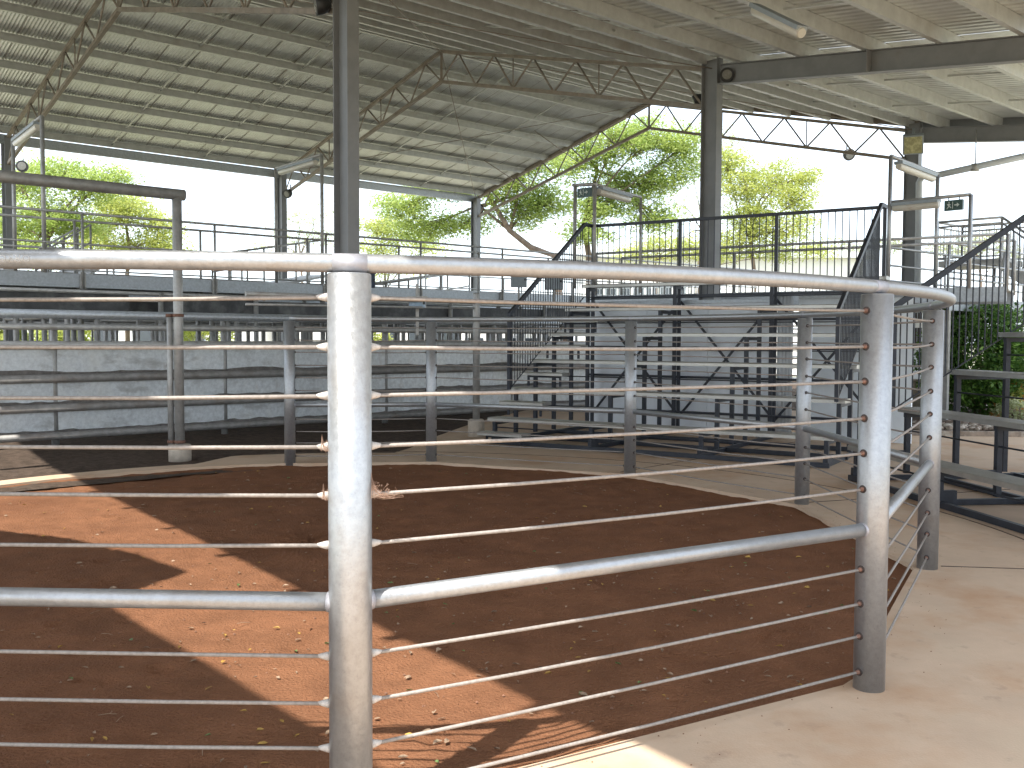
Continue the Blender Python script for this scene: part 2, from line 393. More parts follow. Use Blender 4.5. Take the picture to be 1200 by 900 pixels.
st.build('stencil',M['ink'],ring)

# cobwebs at the near post
def cobweb(name, px, py, w, h, side, label):
    o=A(px,py,posts[0].y); b=MB(); r_=random.Random(px)
    for k in range(46):
        t=r_.random(); p=o+Vector((0,0,h*t)); q=o+Vector((side*w*(1-t)*(.4+.6*r_.random()),.05*r_.uniform(-1,1),h*.05*r_.random()))
        mid=(p+q)/2+Vector((0,0,-.01*r_.random())); b.tube([p,mid,q],.00035,4,cap=False)
    for k in range(60):
        a_=o+Vector((side*w*r_.random()*.75,.03*r_.uniform(-1,1),h*r_.random()*.6)); 
        if abs(a_.x-o.x)/w+(a_.z-o.z)/h>1: continue
        b.tube([a_,a_+Vector((r_.uniform(-.012,.012),r_.uniform(-.01,.01),r_.uniform(-.012,.012)))],.0006,4,cap=False)
    tag(b.build(name,M['web'],origin=o),label,'cobweb')
cobweb('cobweb',435.5,583,.13,.085,1,'dusty brown cobweb right of the near post on the fifth wire')
cobweb('cobweb',377.5,527,-.06,.05,-1,'ragged cobweb left of the near post on the fourth wire')
cobweb('cobweb',379,584,-.05,.05,-1,'small cobweb left of the near post on the fifth wire')

# leaf litter
lb=MB(); r_=random.Random(5)
for k in range(900):
    a=r_.uniform(0,2*math.pi); rr=(RR-.25)*math.sqrt(r_.random()); p=onring(a,rr)
    if r_.random()<.45: p=Vector((r_.uniform(-2.2,3.2),r_.uniform(3.6,7),0))
    if (p-RC).length>RR-.3: continue
    z=hgt(p.x,p.y)+.008; sz=r_.choice([r_.uniform(.008,.018),r_.uniform(.012,.026)]); el=r_.uniform(.3,.6); an=r_.uniform(0,6.3); up=r_.uniform(0,.5)
    X=Vector((math.cos(an),math.sin(an),up*.4))*sz; Y_=Vector((-math.sin(an),math.cos(an),r_.uniform(-.5,.5)))*sz*el; c=Vector((p.x,p.y,z+sz*.1))
    n1=Vector((0,0,sz*r_.uniform(.1,.5))); lb.add([c-X,c-X*.45+Y_*.8+n1,c+X*.25+Y_+n1*.8,c+X,c+X*.2-Y_*.9+n1*.6,c-X*.5-Y_*.75+n1,c-n1*.1],[(0,1,6),(1,2,6),(2,3,6),(3,4,6),(4,5,6),(5,0,6)],r_.choice([0,0,1,1,1,1,1,1,2]))
for k in range(900):
    a=r_.uniform(0,2*math.pi); rr=(RR-.2)*math.sqrt(r_.random()); p=onring(a,rr); z=hgt(p.x,p.y); sz=r_.uniform(.004,.011); c=Vector((p.x,p.y,z+sz*.4))
    e=[Vector((r_.uniform(.6,1),0,0))*sz,Vector((0,r_.uniform(.6,1),0))*sz,Vector((0,0,r_.uniform(.5,.9)))*sz]
    lb.add([c+e[0],c+e[1],c-e[0],c-e[1],c+e[2]],[(0,1,4),(1,2,4),(2,3,4),(3,0,4)],3)
for k in range(90):  # twigs
    a=r_.uniform(0,2*math.pi); rr=(RR-.3)*math.sqrt(r_.random()); p=onring(a,rr); an=r_.uniform(0,6.3); L=r_.uniform(.03,.09)
    c=Vector((p.x,p.y,hgt(p.x,p.y)+.008)); d=Vector((math.cos(an),math.sin(an),0)); lb.tube([c,c+d*L*.5+Vector((r_.uniform(-.01,.01),0,.004)),c+d*L],.0013,4,mi=1)
tag(lb.build('leaf_litter',[M['litA'],M['litB'],M['litC'],M['pebble']]),'fallen leaves, twigs and small clods scattered over the red dirt','leaf litter',kind='stuff')

# ------------------------------------------------------------------ the shed
VR,VL=-11.34,-28.14; VM=(VR+VL)/2; ZE,ZA=6.55,8.82; ZEL=6.83; UF=[7.02,15.02,23.02]; U0,U1=-.40,23.35
shed=empty('open_shed',S(7,VM,0),'large open-sided steel shed with corrugated roof, pipe trusses and grey columns over the ring','shed')
def ibeam(b,p,q,D,B,up,tw=.010,tf=.014):
    p,q=Vector(p),Vector(q); d=(q-p).normalized(); upv=Vector(up); sd=d.cross(upv).normalized(); upv=sd.cross(d).normalized()
    b.bar(p+upv*(D/2-tf/2),q+upv*(D/2-tf/2),B,tf,upv); b.bar(p-upv*(D/2-tf/2),q-upv*(D/2-tf/2),B,tf,upv); b.bar(p,q,tw,D-2*tf-.001,upv)
for u in UF:
    for v,D,B in ((VR,.36,.18),(VL,.36,.18)):
        b=MB(); ibeam(b,S(u,v,-.05),S(u,v,ZE+(.30 if v==VR else .30)),D,B,V)
        b.box(S(u,v,.012),(.42,.30,.024),V,U,Z)
        b.build('column',M['colgrey'],shed)
TD=.70
def chord(b,p,q,w=.075):
    b.bar(p,q,w,w,Z)
for u in [0.3]+UF:
    tr=MB(); L=S(u,VL+.2,ZEL); Rr=S(u,VR-.2,ZE+.16); Ap=S(u,VM,ZA)
    chord(tr,L,Ap); chord(tr,Ap,Rr)
    t=tr.build('truss',M['truss'],shed)
    bc=MB(); lb_,rb_,ab=L-Z*TD,Rr-Z*TD,Ap-Z*(TD+.05)
    chord(bc,lb_,ab,.08); chord(bc,ab,rb_,.08); chord(bc,ab,Ap,.06)
    bc.build('bottom_chord',M['truss'],t)
    wb=MB(); n=6
    for a0,a1_,b0,b1 in ((L,Ap,lb_,ab),(Ap,Rr,ab,rb_)):
        for k in range(n):
            x=b0.lerp(b1,k/n); y=a0.lerp(a1_,(k+.5)/n); z_=b0.lerp(b1,(k+1)/n)
            wb.tube([x,y],.023,6); wb.tube([y,z_],.023,6)
        for k in (2,4): wb.tube([b0.lerp(b1,k/n),a0.lerp(a1_,k/n)],.016,6)
    wb.build('web_member',M['truss'],t)
def purlin(b,v,z,sl,u0,u1,h=.175,w=.065):
    """C section; sl: +1 slope rises with +v"""
    up=Vector((0,0,1)); p,q=S(u0,v,z),S(u1,v,z); t=.006
    b.bar(p,q,t,h,up)
    for s_,o in ((1,0),(-1,0)):
        b.bar(p+up*s_*(h/2-t/2)+V*(w/2+t/2)*sl,q+up*s_*(h/2-t/2)+V*(w/2+t/2)*sl,w,t,up)
        b.bar(p+up*s_*(h/2-.013)+V*(w)*sl,q+up*s_*(h/2-.013)+V*(w)*sl,t,.016,up)
ns=7
slope=(ZA-ZE)/(VM-VL)
ZER=ZE+.16
def zmain(v): return (ZEL if v<VM else ZER)+(ZA-(ZEL if v<VM else ZER))*(1-abs(v-VM)/(VM-VL))
SLT=math.tan(R(7.4)); ZL0=ZE-.01
def zlean(v): return ZL0-(v-VR)*SLT
for k in range(ns+1):
    for sgn in (-1,1):
        v=VM+sgn*(VM-VL)*(1-k/ns)+(-sgn*.12 if k==0 else 0)+(sgn*.12 if k==ns else 0)
        b=MB(); purlin(b,v,zmain(v)+.14,-sgn,U0+.03,U1-.05); b.build('purlin',M['purlin'],shed)
VE=0.0
lv=[VR+.75+1.22*k for k in range(9)]
for v in lv:
    b=MB(); u1=U1-.05 if v<-6.0 else UF[1]+.4
    purlin(b,v,zlean(v)+.14+.17,-1,U0+.03,u1,h=.22,w=.08); b.build('purlin',M['purlin'],shed)
# bridging between purlins
def bridging(fn,vs,us,dz):
    for u in us:
        b=MB()
        for v0,v1 in zip(vs,vs[1:]): b.bar(S(u,v0+.05,fn(v0)+dz),S(u,v1-.05,fn(v1)+dz),.035,.035)
        b.build('bridging_bar',M['purlin'],shed)
lvs=[VL+(VM-VL)*k/ns for k in range(ns+1)]; rvs=[VR-(VM-VL)*k/ns for k in range(ns+1)][::-1]
for bay in ([1.0+2.2,5.1],[9.7,12.4],[17.7,20.4]):
    bridging(zmain,lvs,bay,.14); bridging(zmain,rvs,bay,.14)
bridging(zlean,lv,[9.7,12.4],.27); bridging(zlean,[v for v in lv if v<-6],[17.7,20.4],.27)
# diagonal rod bracing in the roof plane
b=MB()
for (u0,v0),(u1,v1) in (((15.02,VM),(23.02,VL)),((15.02,VL),(23.02,VM)),((15.02,VM),(23.02,VR)),((7.02,VR),(15.02,VM)),((7.02,VM),(15.02,VR))):
    b.tube([S(u0,v0,zmain(v0)-.02),S(u1,v1,zmain(v1)-.02)],.011,6)
for (u0,v0),(u1,v1) in (((23.02,VM-3),(21,VM-3)),((23.02,VM-5.5),(21,VM-5.5))):
    b.tube([S(u0,v0,zmain(v0)-TD),S(u1,v1,zmain(v1)+.06)],.014,6)
b.build('brace_rod',M['truss'],shed)
def corrugated(name,u0,u1,v0,z0,v1,z1,pitch,amp,flat=False,m='roof',parent=None):
    N=int((u1-u0)/pitch*(4 if flat else 6)); vs=[]
    for i in range(N+1):
        u=u0+(u1-u0)*i/N; ph=(u/pitch)%1.0
        if flat: h=amp*(1 if ph<.18 else (-1))*1.0 if True else 0
        else: h=amp*math.sin(2*math.pi*ph)
        vs += [S(u,v0,z0+h),S(u,v1,z1+h)]
    b=MB(); b.add(vs,[(2*i,2*i+1,2*i+3,2*i+2) for i in range(N)],0,not flat); return b.build(name,M[m],parent)
dz=.26
corrugated('roof_sheet',U0,U1,VL-.25,zmain(VL)-.07+dz,VM,ZA+dz,.076,.0095,parent=shed)
corrugated('roof_sheet',U0,U1,VM,ZA+dz+.002,VR+.05,ZER+dz+.004,.19,.012,True,parent=shed)
corrugated('lean_to_sheet',U0,UF[1]+.45,VR-.1,zlean(VR-.1)+.17+dz+.005,VE,zlean(VE)+.17+dz+.005,.19,.012,True,parent=shed)
corrugated('lean_to_sheet',UF[1]+.46,U1,VR-.1,zlean(VR-.1)+.17+dz+.005,-6.15,zlean(-6.15)+.17+dz+.005,.19,.012,True,parent=shed)
b=MB(); u=U0+.4
while u<U1-.1:
    b.bar(S(u,VL-.2,zmain(VL)-.06+dz-.012),S(u,VM-.05,ZA+dz-.014),.006,.012); b.bar(S(u,VM+.05,ZA+dz-.016),S(u,VR,ZER+dz-.012),.006,.012); u+=.762
b.build('sheet_laps',M['truss'],shed)
b=MB(); b.bar(S(U1-.02,VR,zlean(VR)+.30),S(U1-.02,-6.15,zlean(-6.15)+.30),.03,.34); b.build('barge_board',M['colgrey'],shed)
# eave strut / gutter on the left, barge at both ends
b=MB(); b.bar(S(U0,VL-.16,ZEL-.02),S(U1,VL-.16,ZEL-.02),.10,.25); b.build('eave_beam',M['channel'],shed)
b=MB(); b.bar(S(U1+.01,VL-.25,zmain(VL)+.12),S(U1+.01,VM,ZA+.2),.03,.22); b.bar(S(U1+.01,VM,ZA+.2),S(U1+.01,VR,ZER+.2),.03,.22); b.build('barge_board',M['truss'],shed)
for u in UF:
    b=MB(); v1=VE-.1 if u<20 else -6.3
    ibeam(b,S(u,VR+.19,zlean(VR+.19)+.02),S(u,v1,zlean(v1)+.02),.36,.17,Z)
    if u<20:
        for v in (VR+3.2,VR+6.2,): b.bar(S(u-.09,v,zlean(v)-.16),S(u-.09,v,zlean(v)+.2),.16,.012,V)
    b.build('lean_to_rafter',M['colgrey'],shed)
for u in UF[:2]:
    b=MB(); ibeam(b,S(u,VE-.2,-.05),S(u,VE-.2,zlean(VE-.2)-.17),.30,.16,V); b.build('column',M['colgrey'],shed)

# neighbouring roof behind the camera: only its shadow edge reaches the picture
nb=empty('neighbouring_shed',S(-3,-12,0),'low neighbouring shed roof standing just behind the viewer, one narrow gap away','shed')
b=MB(); ue=-.93
b.box(S((ue-6.5)/2,-12.4,5.06),(6.5+ue,21.6,.12),U,V,Z)
b.prism([(ue-.02,-5.5),(ue+.30,-5.35),(ue+.72,-5.6),(ue+.66,-6.4),(ue+.45,-7.3),(ue-.02,-8.3)],Z*5.02,U,V,Z*.08)  # unseen projection, invented and outlined to cast the dark notch on the dirt
b.build('roof',M['darkroof'],nb)
for v in (-22.5,-12,-2.0):
    b=MB(); b.box(S(-1.2,v,2.4),(.2,.2,5.0),U,V,Z); b.build('column',M['colgrey'],nb)

# ------------------------------------------------------------------ lamps on the shed
def round_lamp(px,py,Y,label,toward=None,r=.13):
    c=A(px,py,Y); d=(CAM-c); d.z*=.2; d.normalize()
    if toward is not None: d=toward.normalized()
    t=empty('round_lamp',c,label,'lamp','round black lamps under the shed roof')
    b=MB(); b.tube([c-d*.16,c-d*.12,c-d*.03,c+d*.05],[r*.35,r*.75,r,r],18,cap=True); b.tube([c-d*.15,c-d*.15+Z*.25],.018,6); b.build('housing',M['lampbody'],t)
    b=MB(); b.tube([c+d*.045,c+d*.058],[r*.72,r*.66],18); b.build('lens',M['lens'],t)
round_lamp(852,88,18.1,'round black lamp with pale lens at the head of the middle column')
round_lamp(561,245,36.6,'round black lamp on the far left eave column',r=.2)
round_lamp(26,195,27.0,'round black lamp at the left edge below the eave beam',Vector((.3,-1,0)),r=.16)
round_lamp(337,227,30.5,'small black lamp under the truss end left of the near column',Vector((-.5,-1,-.5)),r=.14)
round_lamp(374,6,13.3,'dark lamp at the top edge beside the tall near column',Vector((-1,-.3,-.2)),r=.13)
round_lamp(816,118,18.9,'dark lamp hanging left of the middle column head',Vector((-1,.2,-.4)),r=.12)
round_lamp(995,181,27.5,'small lamp clipped to the far truss bottom chord',Vector((.2,-1,-.6)),r=.17)
c=A(1070,170,22.4); t=empty('floodlight',c,'square yellowed floodlight at the head of the far right column','floodlight')
d=Vector((-.35,-.8,-.45)).normalized(); sx=d.cross(Z).normalized(); sy=sx.cross(d)
b=MB(); b.box(c-d*.08,(.44,.44,.16),sx,sy,d); b.tube([c-d*.1,c-d*.3+Z*.3],.03,8); b.build('housing',M['box'],t)
b=MB(); b.box(c+d*.004,(.38,.38,.02),sx,sy,d); b.build('glass',M['flood'],t)

def batten(p,q,label,group=None,name='fluorescent_light',w=.16):
    p,q=Vector(p),Vector(q); d=(q-p).normalized(); t=empty(name,(p+q)/2,label,'light',group)
    b=MB(); b.bar(p,q,w,.05); b.build('housing',M['box'],t)
    b=MB(); sd=d.cross(Z).normalized(); b.tube([p-Z*.06,p+d*.03-Z*.06,q-d*.03-Z*.06,q-Z*.06],[.055,.065,.065,.055],10); b.build('diffuser',M['batten'],t)
batten(A(884,6,12.2),A(940,33,11.4),'long fluorescent light fixed under the lean-to purlins at the top','fluorescent lights')

# ------------------------------------------------------------------ sheeted pen wall on the left
WV=-15.35
wall=empty('pen_wall',S(12,WV,0),'galvanised sheet pen wall with pipe rails behind the ring, muddy and dented','wall')
uu=[1.0,4.45,7.15,10.4,13.6,16.8,20.0,23.2]
for a_,b_ in zip(uu,uu[1:]):
    b=MB(); n=14
    vs=[]
    for i in range(n+1):
        u=a_+.03+(b_-a_-.06)*i/n
        for z in (.10,.5,.98,1.44): vs.append(S(u,WV-.05+random.uniform(-.006,.006),z))
    b.add(vs,[(i*4+k,i*4+k+1,(i+1)*4+k+1,(i+1)*4+k) for i in range(n) for k in range(3)],0,True)
    vs2=[S(a_+.03,WV-.06,.10),S(b_-.03,WV-.06,.10),S(b_-.03,WV-.06,1.44),S(a_+.03,WV-.06,1.44)]
    b.add(vs2,[(0,1,2,3)]); b.build('sheet',M['sheet'],wall)
r_=random.Random(12)
for z in (.17,.60,1.045):
    b=MB(); u=uu[0]+.1; vs=[];n_=0
    while u<uu[-1]-.1:
        h=.012+.05*max(0,mnoise.noise(Vector((u*1.1,z*7,0)))+.15)+.03*max(0,mnoise.noise(Vector((u*5,z*9,3)))); vs+=[S(u,WV-.02,z-.05),S(u,WV-.02,z+h),S(u,WV-.052,z+h*1.05),S(u,WV-.052,z-.05)]; n_+=1; u+=.09
    b.add(vs,[(i*4+k,(i+1)*4+k,(i+1)*4+k+1,i*4+k+1) for i in range(n_-1) for k in range(3)]); b.build('dried_mud',M['mud'],wall)
for z,r,m_ in ((.11,.055,'galv_far'),(.53,.060,'galv_far'),(.97,.062,'galv_far'),(1.47,.062,'galv_far'),(1.74,.048,'galv_far'),(1.93,.066,'channel')):
    b=MB(); b.tube([S(uu[0],WV+.03,z),S(uu[-1],WV+.03,z)],r,12); b.build('rail',M['rail_dark' if z<1.2 else m_],wall)
for u in uu:
    b=MB(); b.tube([S(u,WV-.10,-.1),S(u,WV-.10,2.0)],.055,12); b.build('post',M['galv_far'],wall)
# portal over the gate, its posts cast into round footings
pf=G(211,537); pp=empty('gate_portal',pf,'tall pipe gate portal with concrete footing standing left of the near post','gate frame')
pu=pf.dot(U); pv=pf.dot(V); zt=A(211,228,pf.y).z
b=MB(); b.tube([S(pu,pv,.1),S(pu,pv,zt+.02)],.062,18); b.build('post',M['galv_far'],pp)
b=MB(); b.tube([S(pu+.10,pv,zt),S(pu-6,pv,zt)],.072,18); b.build('crossbar',M['galv_far'],pp)
b=MB(); b.tube([S(pu-6,pv,.1),S(pu-6,pv,zt)],.062,16); b.build('post',M['galv_far'],pp)
b=MB(); b.tube([S(pu,pv,-.05),S(pu,pv,.17),S(pu,pv,.185)],[.145,.145,.13],24); b.build('footing',M['foot'],pp)
b=MB(); q=S(pu,pv,0)+Vector((-.115,0,0)); b.tube([q+Z*.16,q+Z*1.9],.038,14); b.build('gate_stile',M['galv_far'],pp)
for z in (.22,1.88):
    b=MB(); b.tube([q+Z*(z-.02),q+Z*(z+.02)],.05,12); b.tube([S(pu,pv,z-.02),S(pu,pv,z+.02)],.07,14); b.bar(q+Z*z,S(pu,pv,z),.04,.03); b.build('hinge',M['rust'],pp)
pf=G(558,511.5); pp=empty('capped_pipe_post',pf,'short capped pipe post in a concrete footing beside the stand steps','post')
ztp=A(558,343,pf.y).z
b=MB(); b.tube([pf+Z*.1,pf+Z*(ztp-.03),pf+Z*ztp],[.058,.058,.05],16); b.build('pipe',M['galv_far'],pp)
b=MB(); b.tube([pf-Z*.05,pf+Z*.26,pf+Z*.285],[.135,.135,.11],22); b.build('footing',M['foot'],pp)

# ------------------------------------------------------------------ catwalks over the pens
def railing_line(b,p,q,z0,z1,r=.024,mid=None):
    b.tube([p+Z*z1,q+Z*z1],r,8)
    for m_ in (mid or ()): b.tube([p+Z*m_,q+Z*m_],r*.8,8)
def catwalk(name,label,u0,u1,va,vb,zf,step,ustart,zr,mids=(),group=None,legs=True,beam=.25,mt='channel'):
    t=empty(name,S((u0+u1)/2,(va+vb)/2,0),label,'walkway',group)
    for v in (va,vb):
        b=MB(); s_=1 if v==va else -1
        b.bar(S(u0,v,zf-beam/2),S(u1,v,zf-beam/2),.012,beam); b.bar(S(u0,v-s_*.045,zf-.006),S(u1,v-s_*.045,zf-.006),.078,.012); b.bar(S(u0,v-s_*.045,zf-beam+.006),S(u1,v-s_*.045,zf-beam+.006),.078,.012)
        b.build('edge_beam',M[mt],t)
    b=MB(); b.bar(S(u0,(va+vb)/2,zf-.03),S(u1,(va+vb)/2,zf-.03),abs(va-vb)-.1,.03)
    k=u0+.4
    while k<u1: b.bar(S(k,va-.05,zf-.13),S(k,vb+.05,zf-.13),.05,.12); k+=1.1
    b.build('deck',M['galv_far'],t)
    for v in (va,vb):
        b=MB(); railing_line(b,S(u0,v+.04,0),S(u1,v+.04,0),zf,zr,.024,mids); b.build('handrail',M['galv_far'],t)
    u=ustart
    while u<u1:
        for v in (va,vb):
            uu_=u+(0 if v==va else .25); b=MB(); b.tube([S(uu_,v+.05,zf-beam-.02),S(uu_,v+.05,zr)],.026,8); b.box(S(uu_,v+.03,zf-beam/2),(.10,.05,beam+.06),U,V,Z); b.build('stanchion',M['galv_far'],t)
            if legs:
                b=MB(); b.tube([S(uu_,v-.1,-.1),S(uu_,v-.1,zf-beam)],.055,10); b.build('support_leg',M['galv_far'],t)
        u+=step
    return t
catwalk('catwalk','long galvanised catwalk with double pipe handrails above the pens at left',1.0,27,-18.5,-19.75,2.74,2.53,3.31,3.84,(3.28,))
catwalk('catwalk','farther catwalk behind the first one, in front of the trees',4,29,-24.6,-25.8,2.74,3.4,5.1,3.7,(3.2,))
# ramps with sloping rails behind the first catwalk
def ramp(label,a,b_,off):
    t=empty('sloping_ramp',(a+b_)/2*1.0,label,'ramp','ramps up to the far catwalk'); d=Vector(off)
    for o in (Vector((0,0,0)),d):
        m1=MB(); m1.tube([a+o,b_+o],.026,8); m1.tube([a+o-Z*.45,b_+o-Z*.45],.022,8); m1.build('handrail',M['galv_far'],t)
        for k in (0,.33,.66,1):
            p=a.lerp(b_,k)+o; m1=MB(); m1.tube([p,Vector((p.x,p.y,-.1))],.026,8); m1.build('post',M['galv_far'],t)
    m1=MB(); m1.bar(a+d/2-Z*1.05,b_+d/2-Z*1.05,d.length,.06); m1.build('deck',M['galv_far'],t)
ramp('sloping ramp with pipe handrails rising to the right under the rail centre',A(436,334,24.8),A(550,318,30),V*-1.1)
ramp('sloping ramp with pipe handrails beside the left eave column',A(268,296,25.2),A(382,281,29.0),V*-1.0)
ramp('sloping ramp with pipe handrails at far left behind the portal',A(56,292,23.0),A(106,263,24.6),V*-1.0)
# pen fences under the catwalks
def pen_panel(L=5.06):
    t=empty('pen_fence',(0,0,0),'dark weathered pipe-rail pen fence panel under the catwalks behind the sheet wall','fence','pipe-rail pen fences behind the wall')
    for z in (.35,.7,1.05,1.42,1.93): 
        b=MB(); b.tube([Vector((0,0,z)),Vector((L,0,z))],.034,8); b.build('rail',M['galv_far'],t,local=True)
    for x in (.0,1.27,2.53,3.8):
        b=MB(); b.tube([Vector((x,0,-.1)),Vector((x,0,2.0))],.048,8); b.build('post',M['galv_far'],t,local=True)
    return t
pan=pen_panel(); first=True
uang=math.atan2(U.y,U.x)
spots=[]
for v in (-17.0,-20.9,-22.8): 
    for k in range(5): spots.append((1.2+5.06*k+(v*7)%1.3,v,uang))
for u in (4.2,9.3,14.4,19.4): spots.append((u,-22.9,uang+math.pi/2)); spots.append((u+.9,-20.75,uang-math.pi/2))
for u,v,a in spots:
    o=pan if first else copy_tree(pan); first=False
    o.location=S(u,v,0); o.rotation_euler=(0,0,a)
# sliding-gate rails and low sheeted doors among the pens
for i,(u,v) in enumerate(((6.4,-17.3),(12.0,-17.3),(18.2,-17.4))):
    t=empty('pen_gate',S(u,v,0),['galvanised sheeted pen gate behind the wall at left','galvanised sheeted pen gate behind the wall near the centre','galvanised sheeted pen gate behind the wall beside the stand steps'][i],'gate')
    b=MB(); b.bar(S(u,v,.9),S(u+1.7,v,.9),.01,1.0); b.build('sheet',M['sheet'],t)
    b=MB(); 
    for z in (.38,1.42): b.tube([S(u,v,z),S(u+1.7,v,z)],.03,8)
    for x in (0,1.7): b.tube([S(u+x,v,.2),S(u+x,v,2.05)],.034,8)
    b.build('frame',M['galv_far'],t)

def infill(v,z0,z1,label,seed):  # dark sheets added to close the bright gaps below the catwalks
    r_=random.Random(seed); t=empty('dark_infill',S(13,v,0),label,'added dark race'); u=1.6
    while u<26:
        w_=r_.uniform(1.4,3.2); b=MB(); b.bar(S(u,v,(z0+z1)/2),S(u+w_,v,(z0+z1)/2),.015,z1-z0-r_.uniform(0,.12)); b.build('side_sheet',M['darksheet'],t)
        b=MB(); b.tube([S(u-.05,v+.06,-.1),S(u-.05,v+.06,z1+.06)],.05,8); b.build('post',M['galv_far'],t); u+=w_+(r_.uniform(.2,.7) if r_.random()<.45 else .05)
    for z in (z0-.03,z1+.03):
        b=MB(); b.tube([S(1.6,v+.05,z),S(26,v+.05,z)],.035,8); b.build('rail',M['galv_far'],t)
infill(-17.9,1.98,2.36,'added dark race side under the front catwalk, above the pen wall gap',3)
infill(-21.6,1.90,2.40,'added dark race side between the two catwalks',5)
# light stands on the catwalk
def lamp_frame(near,far,zlow,label,lab2):
    t=empty('light_frame',Vector((near.x,near.y,zlow)),label,'light frame')
    for p in (near,far):
        b=MB(); b.tube([Vector((p.x,p.y,zlow)),p],.038,10); b.build('post',M['galv_far'],t)
    b=MB(); b.tube([near,far],.03,10); b.build('bar',M['galv_far'],t)
    d=far-near
    batten(near+d*.12+Z*-.07,near+d*.9+Z*-.07,lab2,'fluorescent lights')
lamp_frame(A(49,136,17.3),A(15,163,19.3),2.74,'pipe light frame standing on the catwalk at the left edge','grimy fluorescent light on the frame at the left edge')
lamp_frame(A(377,181,20.8),A(323,197,22.6),2.74,'pipe light frame standing on the catwalk beside the near column','grimy fluorescent light on the frame beside the near column')

# ------------------------------------------------------------------ grandstands
def plank(b,p,q,w,back,z,th=.055):
    """extruded aluminium plank from p to q (front edge line at floor), ribbed top"""
    prof=[(0,0),(0,th-.012),(.010,th-.002),(.022,th)]
    x=.03
    while x<w-.05: prof+=[(x,th),(x+.004,th-.005),(x+.012,th-.005),(x+.016,th)]; x+=.036
    prof+=[(w-.022,th),(w-.010,th-.002),(w,th-.012),(w,0)]
    b.prism(prof,p+Z*(z-th),back,Z,q-p)
def sheet_infill(b,pts_top,pts_bot,sp,r=.008):
    n=max(1,int((pts_top[1]-pts_top[0]).length/sp))
    for i in range(1,n):
        t=i/n; b.tube([pts_bot[0].lerp(pts_bot[1],t),pts_top[0].lerp(pts_top[1],t)],r,6,cap=False)
def grandstand(name,label,O,ex,ey,L,nb,rows,left_steps,guard,sides,group='tiered grandstands round the ring'):
    t=empty(name,O,label,'grandstand',group)
    P=lambda s_,k,z=0.0: O+ex*s_+ey*(k*.6)+Z*z
    ZS=lambda i: .40+.43*i
    for j in range(nb):
        s_=.03+(L-.06)*j/(nb-1); b=MB()
        b.bar(P(s_,-.05,.035),P(s_,rows-.7,.035),.05,.055)
        for i in range(rows):
            b.bar(P(s_,i+.06,.08),P(s_,i+.06,ZS(i)-.06),.055,.055,ey)
            b.bar(P(s_,i,ZS(i)-.085),P(s_,min(i+1.05,rows-.5),ZS(i)-.085),.05,.05)
            if j==0 or True:
                pass
        b.box(P(s_,.15,.10),(.06,.22,.10),ex,ey,Z)
        b.build('support_frame',M['navy'],t)
    for k in (-.03,1.6,3.3):
        b=MB(); b.bar(P(-.02,k,.035),P(L+.02,k,.035),.05,.06); b.build('base_rail',M['navy'],t)
    for i in range(rows):
        b=MB(); plank(b,P(-.06,i-.06),P(L+.06,i-.06),.30,ey,ZS(i)); b.build('seat_plank',M['alu'],t)
        b=MB(); b.tube([P(0,i+.06,ZS(i)-.26 if i else .25),P(L,i+.06,ZS(i)-.26 if i else .25)],.010,6); b.build('tie_rod',M['navy'],t)
    for i in range(rows-1 if left_steps else 0):
        k=i-.48; z=.20+.43*i
        b=MB(); plank(b,P(-.08,k),P(.70,k),.26,ey,z,.05); b.build('step_tread',M['alu'],t)
        b=MB()
        for s_ in (.02,.60): b.bar(P(s_,k+.2,max(0.02,z-.22)),P(s_,k+.2,z-.05),.03,.03,ey)
        b.bar(P(.02,k+.2,z-.07),P(.60,k+.2,z-.07),.03,.03)
        b.build('step_bracket',M['navy'],t)
    kb=rows-.62
    for j in range(nb):
        s_=.03+(L-.06)*j/(nb-1); b=MB(); b.bar(P(s_,kb,0.02),P(s_,kb,ZS(rows-1)+1.05),.05,.05,ey); b.build('back_post',M['navy'],t)
    b=MB()
    for z in (.35,.95,1.45,1.92): b.bar(P(-.1,kb+.08,z),P(L+.1,kb+.08,z),.04,.04)
    b.build('back_rail',M['navy'],t)
    for j in range(nb-1):
        s0,s1=.03+(L-.06)*j/(nb-1),.03+(L-.06)*(j+1)/(nb-1); b=MB()
        b.bar(P(s0,kb+.05,2.25),P(s1,kb+.05,.28),.012,.04); b.bar(P(s0,kb+.07,.28),P(s1,kb+.07,2.25),.012,.04); b.build('cross_brace',M['navy'],t)
    zt,zb=ZS(rows-1)+1.05,ZS(rows-1)-.22
    gr=MB(); gr.bar(P(0,kb,zt),P(L,kb,zt),.05,.05); gr.bar(P(0,kb,zb),P(L,kb,zb),.04,.04); g_=gr.build('guard_rail',M['navy'],t)
    b=MB(); sheet_infill(b,[P(0,kb,zt),P(L,kb,zt)],[P(0,kb,zb),P(L,kb,zb)],.108); b.build('balusters',M['navy'],g_)
    for s_ in sides:
        b=MB(); T0,T1=P(s_,.75,1.97),P(s_,rows-1.15,zt); B0,B1=P(s_,.75,.80),P(s_,rows-1.15,zb)
        b.bar(T0,T1,.05,.06); b.bar(B0,B1,.012,.014); b.bar(T1,P(s_,kb,zt),.05,.06); b.bar(B1,P(s_,kb,zb),.012,.014)
        b.bar(B0,T0+Z*.02,.05,.05,ey); g_=b.build('side_rail',M['navy'],t)
        b=MB(); sheet_infill(b,[T0,T1],[B0,B1],.095); sheet_infill(b,[T1,P(s_,kb,zt)],[B1,P(s_,kb,zb)],.11); b.build('balusters',M['navy'],g_)
    return t
EXA=Vector((.847,-.532,0)).normalized(); EYA=Vector((.532,.847,0)).normalized(); OA=Vector((-.3,14.6,0))
